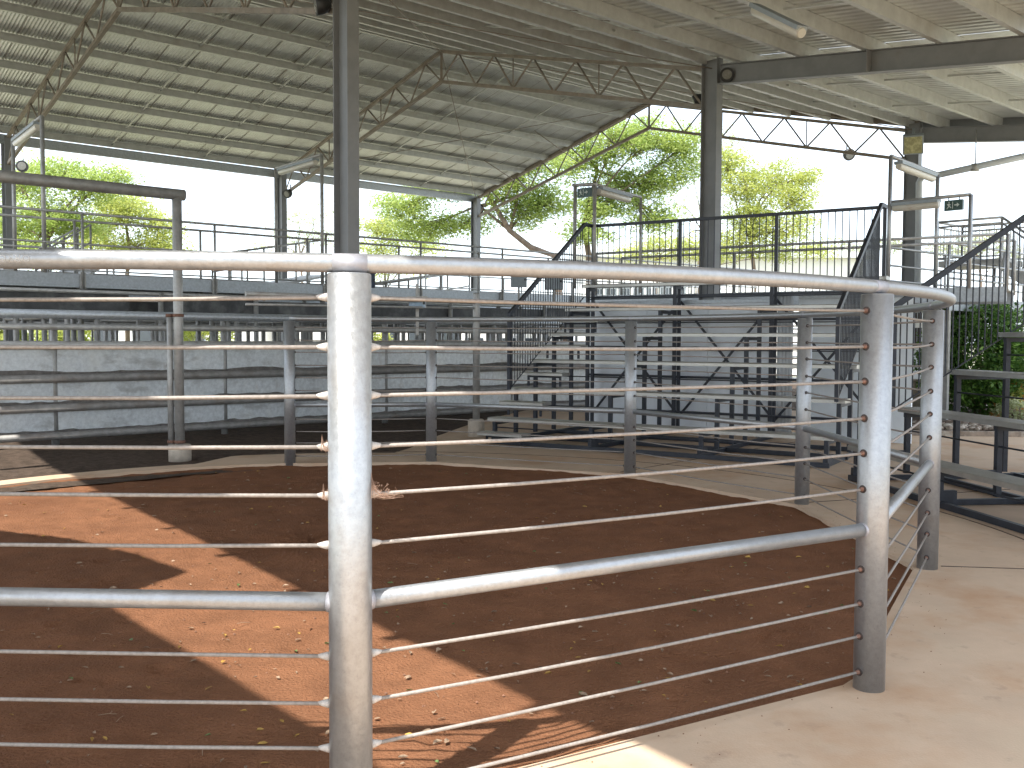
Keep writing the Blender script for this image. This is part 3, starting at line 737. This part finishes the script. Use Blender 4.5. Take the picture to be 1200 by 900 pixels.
grandstand('grandstand','aluminium-plank grandstand with dark blue frame behind the ring, steps on its left',OA,EXA,EYA,5.0,4,6,True,True,(0.02,4.98))
EXB=Vector((.13,-.99,0)).normalized(); EYB=Vector((.99,.13,0)).normalized(); OB=Vector((3.87,10.9,0))
grandstand('grandstand','aluminium-plank grandstand at the right edge with one sloping dark side rail',OB,EXB,EYB,5.0,4,6,False,True,(0.02,))
PA=lambda s_,d,z=0.0: OA+EXA*s_+EYA*d+Z*z

# walls behind the stand
def panel_wall(name,label,p,q,h,m_,n):
    t=empty(name,(p+q)/2,label,'wall'); d=(q-p); nrm=d.cross(Z).normalized()
    for k in range(n):
        a_,b_=p.lerp(q,k/n),p.lerp(q,(k+1)/n); b=MB(); dd=(b_-a_).normalized()
        b.bar(a_+dd*.004+Z*h/2,b_-dd*.004+Z*h/2,.10,h); b.build('panel',M[m_],t)
    b=MB(); b.bar(p+Z*(h+.03),q+Z*(h+.03),.16,.06); b.build('capping',M['channel'],t)
panel_wall('panel_wall','grey concrete panel wall directly behind the stand with dark braces in front',PA(-.12,3.45),PA(3.25,3.45),2.2,'render',3)
b=MB()
for k in range(4): b.tube([PA(3.34+.05*k,3.45+.02*k,-.1),PA(3.34+.05*k,3.45+.02*k,2.3)],.045,10)
tag(b.build('pipe_bundle',M['pvc'],origin=PA(3.4,3.45)),'bundle of grey conduit pipes running up between the two walls behind the stand','pipes')
panel_wall('panel_wall','paler blue-grey panel wall behind the right end of the stand',PA(3.6,3.62),PA(5.35,3.62),2.25,'render2',2)
# walkway behind the stand
def walkway_line(name,label,p,q,wd,zf,zr,step,m_='galv_far',beam=.25,legs=True,mids=()):
    t=empty(name,(p+q)/2,label,'walkway'); d=(q-p).normalized(); s_=wd
    for o in (Vector((0,0,0)),s_):
        b=MB(); b.bar(p+o+Z*(zf-beam/2),q+o+Z*(zf-beam/2),.06,beam); b.build('edge_beam',M['channel'],t)
        b=MB(); railing_line(b,p+o,q+o,zf,zr,.026,mids); b.build('handrail',M[m_],t)
        L=(q-p).length; n=max(1,int(L/step))
        for k in range(n+1):
            c=p.lerp(q,k/n)+o; b=MB(); b.tube([c+Z*(zf-.1),c+Z*zr],.026,8); b.build('stanchion',M[m_],t)
            if legs and k%2==0:
                b=MB(); b.bar(c-Z*.1,c+Z*(zf-beam),.09,.09,d); b.build('support_leg',M['galv_far'],t)
    b=MB(); b.bar(p+s_/2+Z*(zf-.04),q+s_/2+Z*(zf-.04),s_.length-.07,.03); b.build('deck',M['galv_far'],t)
    return t
walkway_line('rear_walkway','raised walkway with twin pipe rails crossing behind the grandstand',PA(-1.35,6.0),PA(6.4,6.0),EYA*1.25,2.5,3.38,2.4)
w0=A(1040,296,18.9); w0.z=0
walkway_line('side_walkway','pale galvanised walkway leading away at right beyond the far column',w0,w0+U*7.5,V*1.2,2.40,3.40,1.9,'galv',mids=(2.75,3.05))
# landing and stairs at far right
def P3(px,py,Y): return A(px,py,Y)
t=empty('access_stairs',A(1140,420,22),'steel access stairs with landing and balustrade at the far right behind the bush','stairs')
LZ=A(1135,304,22).z; RZ=A(1135,257,22).z
l0=A(1098,304,22.6); l1=A(1173,304,21.6); l0.z=l1.z=LZ; bk=U*1.3
b=MB(); b.box((l0+l1+bk)/2+Z*-.07,((l1-l0).length,1.3,.14),(l1-l0).normalized(),Z.cross((l1-l0).normalized()),Z); b.build('landing',M['galv_far'],t)
for p_,q_ in ((l0,l1),(l0,l0+bk),(l0+bk,l1+bk)):
    b=MB(); b.tube([p_+Z*(RZ-LZ),q_+Z*(RZ-LZ)],.028,8); b.tube([p_+Z*(RZ-LZ-.12),q_+Z*(RZ-LZ-.12)],.022,8); b.tube([p_+Z*.06,q_+Z*.06],.02,8)
    for e in (p_,q_): b.tube([e-Z*(LZ+.1),e+Z*(RZ-LZ)],.03,8)
    h_=b.build('balustrade',M['galv_far'],t); b=MB(); sheet_infill(b,[p_+Z*(RZ-LZ-.12),q_+Z*(RZ-LZ-.12)],[p_+Z*.06,q_+Z*.06],.15,.009); b.build('balusters',M['galv_far'],h_)
sd_=(l1-l0).normalized(); dn=(sd_*4.2-Z*(LZ-.1))
for o in (Vector((0,0,0)),bk):
    b=MB(); b.bar(l1+o-Z*.1,l1+o+dn-Z*.1,.05,.26); b.build('stringer',M['galv_far'],t)
    b=MB(); hr=Z*(RZ-LZ); b.tube([l1+o+hr,l1+o+dn+hr],.028,8); b.tube([l1+o+hr*.86,l1+o+dn+hr*.86],.022,8)
    h_=b.build('handrail',M['galv_far'],t); b=MB(); sheet_infill(b,[l1+o+hr*.86,l1+o+dn+hr*.86],[l1+o+Z*.03,l1+o+dn+Z*.03],.17,.009); b.build('balusters',M['galv_far'],h_)
for k in range(1,17):
    c=l1+dn*(k/17)+bk/2; b=MB(); b.box(c-Z*.06,(.26,1.24,.03),sd_,bk.normalized(),Z); b.build('tread',M['galv_far'],t)
# second set of light steps descending in front of the stairs
walkway_line('low_handrail','low galvanised pipe handrail descending behind the bush',A(1095,372,19.8)*1.0-Z*A(1095,372,19.8).z,A(1210,372,19.2)-Z*A(1210,372,19.2).z,U*1.1,.9,2.0,1.2,'galv',beam=.2,legs=True,mids=(1.5,))

# exit sign frames
def pipe(b,p,q,r=.026): b.tube([p,q],r,10)
def exit_sign(c,w,h,label,xd):
    t=empty('exit_sign',c,label,'exit sign','green exit signs'); n=xd.cross(Z).normalized()
    if n.dot(CAM-c)<0: n=-n
    xr=Z.cross(n)
    b=MB(); b.box(c,(w,.06,h),xr,n,Z); b.tube([c+Z*h/2+xr*w*.3,c+Z*(h/2+.07)+xr*w*.3],.008,6); b.tube([c+Z*h/2-xr*w*.3,c+Z*(h/2+.07)-xr*w*.3],.008,6); b.build('case',M['signgreen'],t)
    b=MB(); o=c+n*.0335; k=h/.25
    def poly(pts): b.prism([(x*k,y*k) for x,y in pts],o,xr,Z,n*.004)
    # running figure
    poly([(-.115,.055),(-.09,.055),(-.09,.085),(-.115,.085)]); poly([(-.15,.03),(-.09,.045),(-.085,-.02),(-.115,-.02)])
    poly([(-.115,-.02),(-.09,-.02),(-.14,-.085),(-.16,-.085)]); poly([(-.10,-.02),(-.08,-.02),(-.045,-.05),(-.055,-.075)]); poly([(-.09,.04),(-.055,.01),(-.06,0),(-.095,.02)])
    # door and arrow
    poly([(-.02,-.085),(-.005,-.085),(-.005,.085),(-.02,.085)]); poly([(.03,-.014),(.10,-.014),(.10,.014),(.03,.014)]); poly([(.09,-.05),(.15,0),(.09,.05)])
    b.build('pictogram',M['signwhite'],t)
f1=empty('sign_frame',A(674,330,17.5),'pipe frame holding a green exit sign above the stand steps','sign frame')
pa,pb,pc=A(674,217,17.5),A(697,216,17.2),A(751,231,19)
for p_ in (pa,pb,pc):
    b=MB(); pipe(b,Vector((p_.x,p_.y,2.5)),p_,.034 if p_ is not pc else .026); b.build('post',M['galv_far'],f1)
b=MB(); pipe(b,pa+(pa-pb)*.12,pb+(pb-pa)*.1,.03); b.build('bar',M['galv_far'],f1); b=MB(); pipe(b,pb,pc,.026); b.build('arm',M['galv_far'],f1)
exit_sign((pa+pb)/2-Z*.14,.30,.16,'small dark green exit sign hanging in the frame above the stand steps',(pb-pa).normalized())
batten(pb.lerp(pc,.08)-Z*.05,pb.lerp(pc,.72)-Z*.05,'fluorescent light on the arm beside the left exit sign','fluorescent lights')
f2=empty('sign_frame',A(1044,330,17),'tall pipe frame with lights beside the far right column','sign frame')
pa,pb,pc=A(1044,183,17),A(1099,204,18.2),A(1138,228,16)
for p_ in (pa,pb,pc):
    b=MB(); pipe(b,Vector((p_.x,p_.y,2.45)),p_,.036); b.build('post',M['galv'],f2)
b=MB(); pipe(b,pa,pb,.034); b.build('bar',M['galv'],f2); pd=A(1044,237,17); b=MB(); pipe(b,pd,pc,.03); b.build('arm',M['galv_far'],f2)
batten(pa.lerp(pb,.15)-Z*.06,pa.lerp(pb,.9)-Z*.06,'white fluorescent light on the tall frame at right','fluorescent lights')
batten(pd.lerp(pc,.03)-Z*.05,pd.lerp(pc,.62)-Z*.05,'lower fluorescent light on the arm beside the right exit sign','fluorescent lights')
exit_sign(pd.lerp(pc,.80)-Z*.15,.30,.17,'small dark green exit sign hanging from the arm at right',(pc-pd).normalized())
# grey pvc downpipe at the far column
a_=A(1077,330,23.3); b_=A(1077,214,23.3); c_=A(1086,209,23.0); d_=A(1215,180,21.4)
b=MB(); b.tube([Vector((a_.x,a_.y,0)),b_,b_.lerp(c_,.5)+Z*.12,c_+Z*.02,d_],.075,14)
dp=b.build('downpipe',M['pvc'],origin=Vector((a_.x,a_.y,0))); tag(dp,'grey plastic downpipe bending from the far right column to the right','downpipe')
h_=c_.lerp(d_,.46); b=MB(); b.tube([h_,h_+Z*.85],.012,6); b.tube([h_-Z*.08,h_+Z*.08],.09,12); b.build('hanger',M['galv_far'],dp)

# switch boxes
def ebox(c,w,h,d,m_,label,nrm=None):
    n=(nrm or (CAM-c)); n=Vector((n.x,n.y,0)).normalized(); xr=Z.cross(n); t=empty('switch_box',c,label,'switch box')
    b=MB(); b.box(c,(w,d,h),xr,n,Z); b.box(c+Z*(h/2+.01),(w+.04,d+.05,.02),xr,n,Z); b.build('case',M[m_ if m_!='bluebox' else 'galv_far'],t)
    b=MB(); b.box(c+n*(d/2+.008),(w*.93,.016,h*.93),xr,n,Z); dd=b.build('door',M[m_],t); b=MB(); b.box(c+n*(d/2+.022)+xr*w*.38,(.03,.02,.05),xr,n,Z); b.build('latch',M['lampbody'],dd)
    b=MB(); b.bar(c-n*(d/2+.02)-Z*.5,c-n*(d/2+.02)+Z*.3,.05,.03,n); b.build('bracket',M['galv_far'],t)
ebox(A(608,328,24.2),.40,.36,.25,'box','grey switch box on the catwalk rail, left one of two')
ebox(A(649,330,24.0),.46,.40,.25,'box','grey switch box behind the stand steps, right one of two')
ebox(A(433,329,21.0),.24,.30,.2,'darkblue','small dark blue switch box just right of the near post')
bx=A(489,355,15.0); ebox(bx,.27,.16,.16,'bluebox','pale blue and white switch box on the pipe above the pen wall')
b=MB(); q_=pf+Z*2.18; b.tube([q_,q_-U*4.0],.035,10); b.tube([q_-Z*.1,q_-U*4.0-Z*.14],.018,8); b.build('arm_pipe',M['galv_far'],pp)

# ------------------------------------------------------------------ right background: garden bed, gate, walls
gb=MB(); e0,e1=A(1010,507,16.3),A(1260,509,16.0); e0.z=e1.z=0
n=24; vs=[];fs=[]
for i in range(n+1):
    for j in range(13):
        p=e0.lerp(e1,i/n)+Vector((.35,.94,0))*(.55*j); vs.append((p.x,p.y,.05+.10*math.sin(j*.9)*.5+random.uniform(0,.07)))
for i in range(n):
    for j in range(12): fs.append((i*13+j,(i+1)*13+j,(i+1)*13+j+1,i*13+j+1))
gb.add(vs,fs,0,True); tag(gb.build('garden_bed',M['mulch']),kind='structure')
b=MB(); b.bar(e0+Z*.035-Vector((.35,.94,0))*.1,e1+Z*.035-Vector((.35,.94,0))*.1,.12,.09); tag(b.build('garden_kerb',M['rock'],origin=e0),kind='structure')
rk=MB(); r_=random.Random(8)
def rock(b,c,s_):
    vs=[];fs=[];n1,n2=5,8
    for i in range(n1+1):
        for k in range(n2):
            th=math.pi*i/n1; ph=2*math.pi*k/n2; q=s_*(1+r_.uniform(-.18,.18)); vs.append(c+Vector((q*math.sin(th)*math.cos(ph),q*math.sin(th)*math.sin(ph),q*.7*math.cos(th))))
    for i in range(n1):
        for k in range(n2): fs.append((i*n2+k,i*n2+(k+1)%n2,(i+1)*n2+(k+1)%n2,(i+1)*n2+k))
    b.add(vs,fs,0,True)
for k in range(260):
    p=e0.lerp(e1,r_.random())+Vector((.35,.94,0))*r_.uniform(.0,1.2); rock(rk,p+Z*.10,r_.uniform(.03,.09))
tag(rk.build('garden_gravel',M['rock']),'loose river stones edging the garden bed at right','stones',kind='stuff')
def leaves(centers,radii,n_per,ls,asp,tone_c,rngs,flat=1.0,droop=.3):
    """numpy leaf quads clumped round centres; returns verts, tones"""
    V_=[];T_=[]
    C=np.repeat(centers,n_per,axis=0); Rd=np.repeat(radii,n_per,axis=0); tc=np.repeat(tone_c,n_per)
    N=len(C); off=rngs.normal(size=(N,3)); off/=np.linalg.norm(off,axis=1,keepdims=True)+1e-9; off*=rngs.uniform(.15,1,size=(N,1))**.5
    off[:,2]*=flat
    P=C+off*Rd[:,None]
    d=rngs.normal(size=(N,3)); d[:,2]=d[:,2]*.35-droop; d/=np.linalg.norm(d,axis=1,keepdims=True)
    up=rngs.normal(size=(N,3))*.55+np.array([0,0,1.]); s_=np.cross(d,up); s_/=np.linalg.norm(s_,axis=1,keepdims=True)+1e-9
    L=ls*rngs.uniform(.6,1.4,size=(N,1)); W=L*asp
    nrm=np.cross(s_,d)
    a=P-d*L*.5; b_=P+s_*W*.5+nrm*L*.06; c=P+d*L*.5-np.array([0,0,1])*L*.08; e=P-s_*W*.5+nrm*L*.06
    vs=np.stack([a,b_,c,e],1).reshape(-1,3); tn=np.clip(tc+rngs.normal(size=N)*.16,0,1)
    return vs,tn
def leaf_object(name,vs,tn,m_,parent,origin=None):
    N=len(tn); off=np.array(parent.location if parent is not None else (origin or (0,0,0)))
    if origin is not None: off=np.array(origin)
    me=bpy.data.meshes.new(name); me.vertices.add(4*N); me.vertices.foreach_set('co',(vs-off).astype(np.float32).ravel())
    me.loops.add(4*N); me.loops.foreach_set('vertex_index',np.arange(4*N,dtype=np.int32)); me.polygons.add(N)
    me.polygons.foreach_set('loop_start',np.arange(0,4*N,4,dtype=np.int32)); me.polygons.foreach_set('loop_total',np.full(N,4,dtype=np.int32))
    me.update(calc_edges=True); at=me.attributes.new('tone','FLOAT','FACE'); at.data.foreach_set('value',tn.astype(np.float32)); me.materials.append(M[m_])
    o=bpy.data.objects.new(name,me); COL.objects.link(o); o.parent=parent
    if parent is None and origin is not None: o.location=origin
    return o
# round bush
def shrub(name,label,cat,base,rx,ry,h,nc,n_per,ls,m_,seed,asp=.5,group=None):
    rg=np.random.RandomState(seed); t=empty(name,base,label,cat,group)
    d=rg.normal(size=(nc,3)); d/=np.linalg.norm(d,axis=1,keepdims=True); rr=rg.uniform(.55,1.02,size=(nc,1)); d=d*rr
    C=np.array([base.x,base.y,base.z+h*.52])+d*np.array([rx,ry,h*.5]); C[:,2]=np.maximum(C[:,2],base.z+.08)
    vs,tn=leaves(C,np.full(nc,.17*min(rx,h)+.04),n_per,ls,asp,rg.uniform(.1,.75,nc),rg); leaf_object('foliage',vs,tn,m_,t)
    b=MB()
    for k in range(7):
        a=2*math.pi*k/7; b.tube([base-Z*.1,base+Vector((math.cos(a)*rx*.3,math.sin(a)*ry*.3,h*.4)),base+Vector((math.cos(a)*rx*.6,math.sin(a)*ry*.6,h*.75))],[.03,.02,.008],6)
    b.build('stems',M['bark'],t)
bp=A(1147,470,18.9); bp.z=.05
shrub('bush','round dark green bush with glossy leaves behind the right grandstand','bush',bp,1.12,1.0,2.35,640,36,.085,'leafD',4)
fp=A(1192,486,17.7); fp.z=.08
shrub('flowering_plant','low plant with pale sunlit leaves in the garden bed at the right edge','plant',fp,.42,.35,.42,60,14,.07,'leafP',5)
fp2=A(1187,470,18.3); fp2.z=.08
shrub('young_plant','young bright green plant in front of the orange board at right','plant',fp2,.16,.16,.62,14,10,.13,'leafB',6,.3)
ob=A(1180,458,18.9); b=MB(); ob.z=.45; b.box(ob,(.62,.05,.8),(.95,-.3,0),(.3,.95,0),Z); b.box(ob+Vector((.2,.3,-.1)),(.05,.5,.6),(.95,-.3,0),(.3,.95,0),Z); tag(b.build('orange_board',M['orange'],origin=ob),'faded orange board leaning behind the garden bed beside the bush','board')
# dark slatted gate with blank white notices, low grey walls
def low_wall(label,px0,px1,Y,z0,z1,m_,name='low_wall',cat='wall'):
    p,q=A(px0,396,Y),A(px1,396,Y); b=MB(); b.bar(Vector((p.x,p.y,(z0+z1)/2)),Vector((q.x,q.y,(z0+z1)/2)),.2,z1-z0); b.bar(Vector((p.x,p.y,z1+.02)),Vector((q.x,q.y,z1+.02)),.26,.04); return tag(b.build(name,M[m_],origin=Vector((p.x,p.y,z0))),label,cat)
low_wall('low grey rendered wall behind the gap between the two grandstands',1030,1096,22.5,-.1,1.40,'render')
low_wall('lower concrete step wall in front of the grey rendered wall',1036,1100,20.6,-.1,.72,'foot','step_wall')
gt=empty('slatted_gate',A(1060,396,22.2),'dark slatted gate with white notices beyond the gap between the grandstands','gate')
b=MB()
for k in range(16):
    p=A(1046+3*k,396,22.2); b.box(Vector((p.x,p.y,1.98)),(.035,.03,1.1),(1,0,0),(0,1,0),Z)
b.build('slats',M['darkgate'],gt)
for z in (1.47,2.5):
    b=MB(); p,q=A(1044,396,22.18),A(1094,396,22.18); b.bar(Vector((p.x,p.y,z)),Vector((q.x,q.y,z)),.05,.06); b.build('gate_rail',M['darkgate'],gt)
for x0,x1 in ((1049,1058),(1064,1071),(1072.5,1081)):
    p,q=A(x0,380,22.1),A(x1,380,22.1); b=MB(); b.bar(p,q,.015,.16); b.build('notice',M['white'],gt)

# ------------------------------------------------------------------ far background
def building(name,label,px0,px1,Y,z1,m_,win):
    p,q=A(px0,396,Y),A(px1,396,Y); p.z=q.z=0; t=empty(name,(p+q)/2,label,'building'); d=(q-p).normalized(); bk=Z.cross(d)
    b=MB(); b.box((p+q)/2+bk*4+Z*z1/2,((q-p).length,8,z1),d,bk,Z); b.build('wall',M['white'],t)
    b=MB(); b.prism([(-.6,0),(4,1.1),(8.6,0),(8.6,-.12),(-.6,-.12)],p-d*.5+Z*(z1+.13),bk,Z,d*((q-p).length+1)); b.build('roof',M['roof'],t)
    for (x0,x1,za,zb) in win:
        a_=A(x0,396,Y); b_=A(x1,396,Y); w=(b_-a_).length; c=(a_+b_)/2; c.z=(za+zb)/2
        b=MB(); b.box(c-bk*.03,(w+.12,.08,zb-za+.12),d,bk,Z); f_=b.build('window',M['box'],t); b=MB(); b.box(c-bk*.075,(w,.02,zb-za),d,bk,Z); b.build('pane',M['glass'],f_)
building('white_building','long white building with a row of small windows beyond the walkway behind the stand',684,1010,60,6.6,'white',[(694+16*k,705+16*k,4.3,4.75) for k in range(7)])
building('white_building','low white shed beyond the pens at far left',-60,300,62,3.0,'white',[(60,80,1.2,2.3),(110,130,1.2,2.3),(160,180,1.2,2.3),(220,240,1.2,2.3)])
building('white_building','low white shed beyond the pens behind the near post',330,640,66,3.3,'white',[(450,462,1.3,2.4),(480,492,1.3,2.4),(520,535,1.3,2.4)])
# white picket yard rails beyond the walkway
pk=empty('picket_fence',A(860,396,46),'pale vertical-bar yard fence in sunlight beyond the walkway behind the stand','fence')
pa,pb=A(690,396,47),A(1080,396,41); pa.z=pb.z=0; b=MB()
N=110
for k in range(N+1):
    p=pa.lerp(pb,k/N); b.box(p+Z*2.9,(.035,.035,2.2),mi=0)
b.build('bars',M['pvc'],pk)
b=MB(); b.bar(pa+Z*4.02,pb+Z*4.02,.06,.07); b.bar(pa+Z*1.85,pb+Z*1.85,.06,.07); b.build('rails',M['pvc'],pk)
b=MB(); b.bar(pa+Z*.88,pb+Z*.88,.3,1.8); b.build('base_wall',M['white'],pk)

# ------------------------------------------------------------------ trees
def tree(label,base_px,Y,trunk,blobs,m_,seed,ncl,n_per,ls,flat=.5,clr=.78,tr=.24,group='trees beyond the shed',asp=.34):
    rg=np.random.RandomState(seed); rr=random.Random(seed); base=A(base_px,396,Y); base.z=-.15
    t=empty('leafy_tree',base,label,'tree',group)
    pts=[base]+[A(x,y,Y+dy) for x,y,dy in trunk]; nb=len(pts)
    tb=MB(); tb.tube(pts,[tr*(1-.55*i/(nb-1)) for i in range(nb)],10)
    C=[];RDS=[];TN=[]
    lim=MB()
    for (x,y,rx,ry,w) in blobs:
        s_=Y/F; dy=rr.uniform(-1,1)*rx*s_*.6; c=A(x,y,Y+dy); st=pts[rr.randrange(max(1,nb//2),nb)]
        mid=st.lerp(c,.55)+Vector((rr.uniform(-.3,.3),rr.uniform(-.3,.3),rr.uniform(.1,.5)))
        lim.tube([st,st.lerp(mid,.5)+Vector((rr.uniform(-.2,.2),0,.1)),mid,c],[tr*.42,tr*.33,tr*.24,tr*.10],7)
        k=int(ncl*w)
        for i in range(k):
            d=rg.normal(size=3); d/=np.linalg.norm(d); q=d*(rg.uniform(.35,1.05))
            cc=np.array(c)+q*np.array([rx*s_,rx*s_*.9,ry*s_]); C.append(cc); RDS.append(clr*rg.uniform(.6,1.35)); TN.append(np.clip(.45+.3*rg.normal(),.02,.98))
            if rr.random()<.5: lim.tube([mid.lerp(c,rr.random()),Vector(cc)*.5+c*.5+Vector((0,0,rr.uniform(-.2,.2))),Vector(cc)],[tr*.12,tr*.08,tr*.03],5,cap=False)
    tk=tb.build('trunk',M['bark'],t); lim.build('limbs',M['bark'],tk)
    vs,tn=leaves(np.array(C),np.array(RDS),n_per,ls,asp,np.array(TN),rg,flat); leaf_object('crown',vs,tn,m_,t)
tree('spreading feathery tree with a leaning trunk left of the stand guard rail',668,41,[(650,300,0),(622,290,.3),(597,270,0),(578,238,-.3),(560,210,0)],
     [(470,245,34,20,.8),(520,220,42,22,1.2),(495,268,38,16,.9),(545,262,30,16,.6),(590,215,40,22,1.1),(620,185,40,24,1.1),(610,250,34,18,.9),(640,235,32,20,.8),(560,190,36,20,.8)],'leafA',11,50,72,0.161,tr=0.173)
tree('tall feathery tree behind the stand guard rail, rising to the roof',690,44,[(690,300,0),(684,262,0),(692,232,.3),(700,200,0)],
     [(680,190,44,26,1.2),(720,165,46,26,1.3),(765,160,40,26,1.1),(740,215,42,24,1.1),(700,240,36,20,.9),(780,205,38,24,1.0),(760,250,36,22,.9),(660,150,34,22,.7),(805,170,34,26,.8),(690,272,30,14,.6)],'leafA',12,50,72,0.168,tr=0.162)
tree('yellow-green tree right of the middle column',885,48,[(884,320,0),(880,285,0),(886,250,0)],
     [(872,215,34,28,1.0),(905,210,38,24,1.1),(930,238,26,22,.8),(880,255,40,24,1.1),(920,270,36,20,.9),(850,190,26,24,.7),(865,285,36,16,.8),(945,208,18,14,.4)],'leafB',13,50,66,0.168,tr=0.126)
tree('thin sparse grey-green tree seen over the truss left of the yellow-green tree',815,54,[(818,320,0),(822,270,0),(828,220,0)],
     [(812,190,30,28,.6),(845,175,34,24,.6),(800,240,30,26,.6),(850,240,30,24,.6),(860,160,26,18,.4),(790,285,36,18,.6)],'leafP',14,34,36,0.153,tr=0.092)
tree('broad green tree filling the left edge behind the catwalk',48,38,[(50,330,0),(56,280,0),(48,230,0)],
     [(20,215,44,22,1.2),(75,205,44,20,1.1),(110,220,34,18,.8),(50,250,50,22,1.3),(10,270,44,22,1.1),(90,262,40,20,1.0),(40,295,50,16,1.0),(135,205,20,10,.3)],'leafA',15,50,72,0.145,tr=0.150)
tree('bright green tree behind the portal crossbar',150,43,[(148,330,0),(152,295,0),(148,265,0)],
     [(150,250,38,20,1.1),(115,280,36,18,.9),(185,268,28,22,.8),(160,290,42,14,.9),(205,292,20,12,.4),(130,240,30,16,.6)],'leafB',16,50,66,0.153,tr=0.115)
tree('small pale tree between the portal and the near column',355,56,[(354,330,0),(352,300,0),(350,280,0)],
     [(340,260,26,20,.6),(368,255,22,24,.6),(350,285,40,14,.7),(380,280,22,14,.4),(300,290,26,8,.3)],'leafP',17,39,30,0.153,tr=0.081)
tree('low yellow-green tree just right of the near column',452,50,[(452,340,0),(450,300,0)],
     [(440,268,22,14,.7),(465,272,26,14,.8),(445,292,30,12,.8),(500,290,26,10,.6),(440,318,30,10,.6),(475,312,22,10,.4)],'leafB',18,46,51,0.153,tr=0.081)
tree('distant pale green tree above the stairs at far right',1150,62,[(1150,330,0),(1148,300,0)],
     [(1140,290,26,12,.6),(1165,282,24,12,.5),(1110,295,24,10,.5),(1185,295,24,10,.5),(990,290,22,14,.5),(1040,288,20,14,.5)],'leafP',19,39,36,0.184,tr=0.081)
tree('low scrubby tree at the end of the yard behind the stand guard rail',770,52,[(770,330,0),(768,305,0)],
     [(740,295,26,14,.6),(775,290,28,14,.7),(810,292,26,14,.6),(840,295,24,12,.6),(910,296,30,9,.6),(960,292,26,9,.5)],'leafB',20,42,51,0.168,tr=0.081)
# low shrubs seen through the gap above the pen wall
for i,(px,Y,rx,h,lab) in enumerate(((72,36,1.3,2.5,'green shrub seen through the gap above the pen wall at far left'),(236,42,1.6,2.6,'green shrub seen through the gap just right of the portal post'),(430,44,1.3,2.3,'green shrub seen through the gap right of the near post'),(10,33,.8,2.3,'green shrub at the left edge seen above the pen wall'))):
    p=A(px,396,Y); p.z=-.1; shrub('yard_shrub',lab,'shrub',p,rx,rx*.8,h,120,40,.17,'leafB',30+i,group='shrubs beyond the pens')
# parked pale blue trailer panels beyond the pens
for i,(px,Y,w) in enumerate(((575,40,2.2),(640,44,2.0))):
    p=A(px,396,Y); t=empty('stock_trailer',Vector((p.x,p.y,0)),['pale stock trailer seen through the gap left of the stand steps','pale stock trailer seen through the balusters of the stand steps'][i],'trailer','trailers beyond the pens')
    b=MB(); b.box((p.x,p.y,1.25),(w,1.6,1.3)); b.box((p.x,p.y,1.93),(w+.1,1.7,.06)); b.build('body',M['white'],t)
    b=MB(); 
    for k in range(5): b.box((p.x-w*.4+w*.2*k,p.y-.81,1.45),(w*.14,.03,.3))
    b.build('vents',M['glass'],t)
    for s_ in (-.5,.5):
        b=MB(); b.tube([Vector((p.x+s_,p.y-.85,.25)),Vector((p.x+s_,p.y-.62,.25))],.36,16); b.build('wheel',M['lampbody'],t)
    b=MB(); b.bar(Vector((p.x-w/2-1.1,p.y,.5)),Vector((p.x-w/2,p.y,.55)),.1,.1); b.build('drawbar',M['navy'],t)

# ------------------------------------------------------------------ light
EL,AZS=59.0,211.0
w=bpy.data.worlds.new('World'); sc.world=w; w.use_nodes=True; nt=w.node_tree
sky=nt.nodes.new('ShaderNodeTexSky'); sky.sky_type='NISHITA'; sky.sun_disc=False; sky.sun_elevation=R(EL); sky.sun_rotation=R(AZS); sky.air_density=1.0; sky.dust_density=2.0; sky.ozone_density=1.0
bg=nt.nodes['Background']
tcw=nt.nodes.new('ShaderNodeTexCoord'); nz=nt.nodes.new('ShaderNodeTexNoise'); nz.inputs['Scale'].default_value=2.2; nz.inputs['Detail'].default_value=8; nt.links.new(tcw.outputs['Generated'],nz.inputs['Vector'])
mrw=nt.nodes.new('ShaderNodeMapRange'); nt.links.new(nz.outputs['Fac'],mrw.inputs[0]); mrw.inputs[1].default_value=.3; mrw.inputs[2].default_value=.7; mrw.inputs[3].default_value=.62; mrw.inputs[4].default_value=.97
mxw=nt.nodes.new('ShaderNodeMix'); mxw.data_type='RGBA'; nt.links.new(mrw.outputs[0],mxw.inputs[0]); nt.links.new(sky.outputs[0],mxw.inputs[6]); mxw.inputs[7].default_value=(3.35,3.7,4.1,1)   # thin bright cloud veil
nt.links.new(mxw.outputs[2],bg.inputs[0]); bg.inputs['Strength'].default_value=.15
sl=bpy.data.lights.new('sun','SUN'); sl.energy=2.25; sl.angle=R(.53); sl.color=(1,.965,.90); so=bpy.data.objects.new('sun',sl); COL.objects.link(so)
to=Vector((math.sin(R(AZS))*math.cos(R(EL)),math.cos(R(AZS))*math.cos(R(EL)),math.sin(R(EL)))); so.rotation_euler=to.to_track_quat('Z','Y').to_euler()
vs_=sc.view_settings; sc.display_settings.display_device='sRGB'; vs_.view_transform='Standard'; vs_.look='None'; vs_.exposure=1.98; vs_.gamma=1; vs_.use_curve_mapping=False
sc.render.engine='CYCLES'; cy=sc.cycles; cy.use_denoising=True; cy.max_bounces=10; cy.diffuse_bounces=7; cy.glossy_bounces=4; cy.transmission_bounces=4; cy.sample_clamp_indirect=8; cy.caustics_reflective=False; cy.caustics_refractive=False
try: cy.denoiser='OPENIMAGEDENOISE'
except Exception: pass
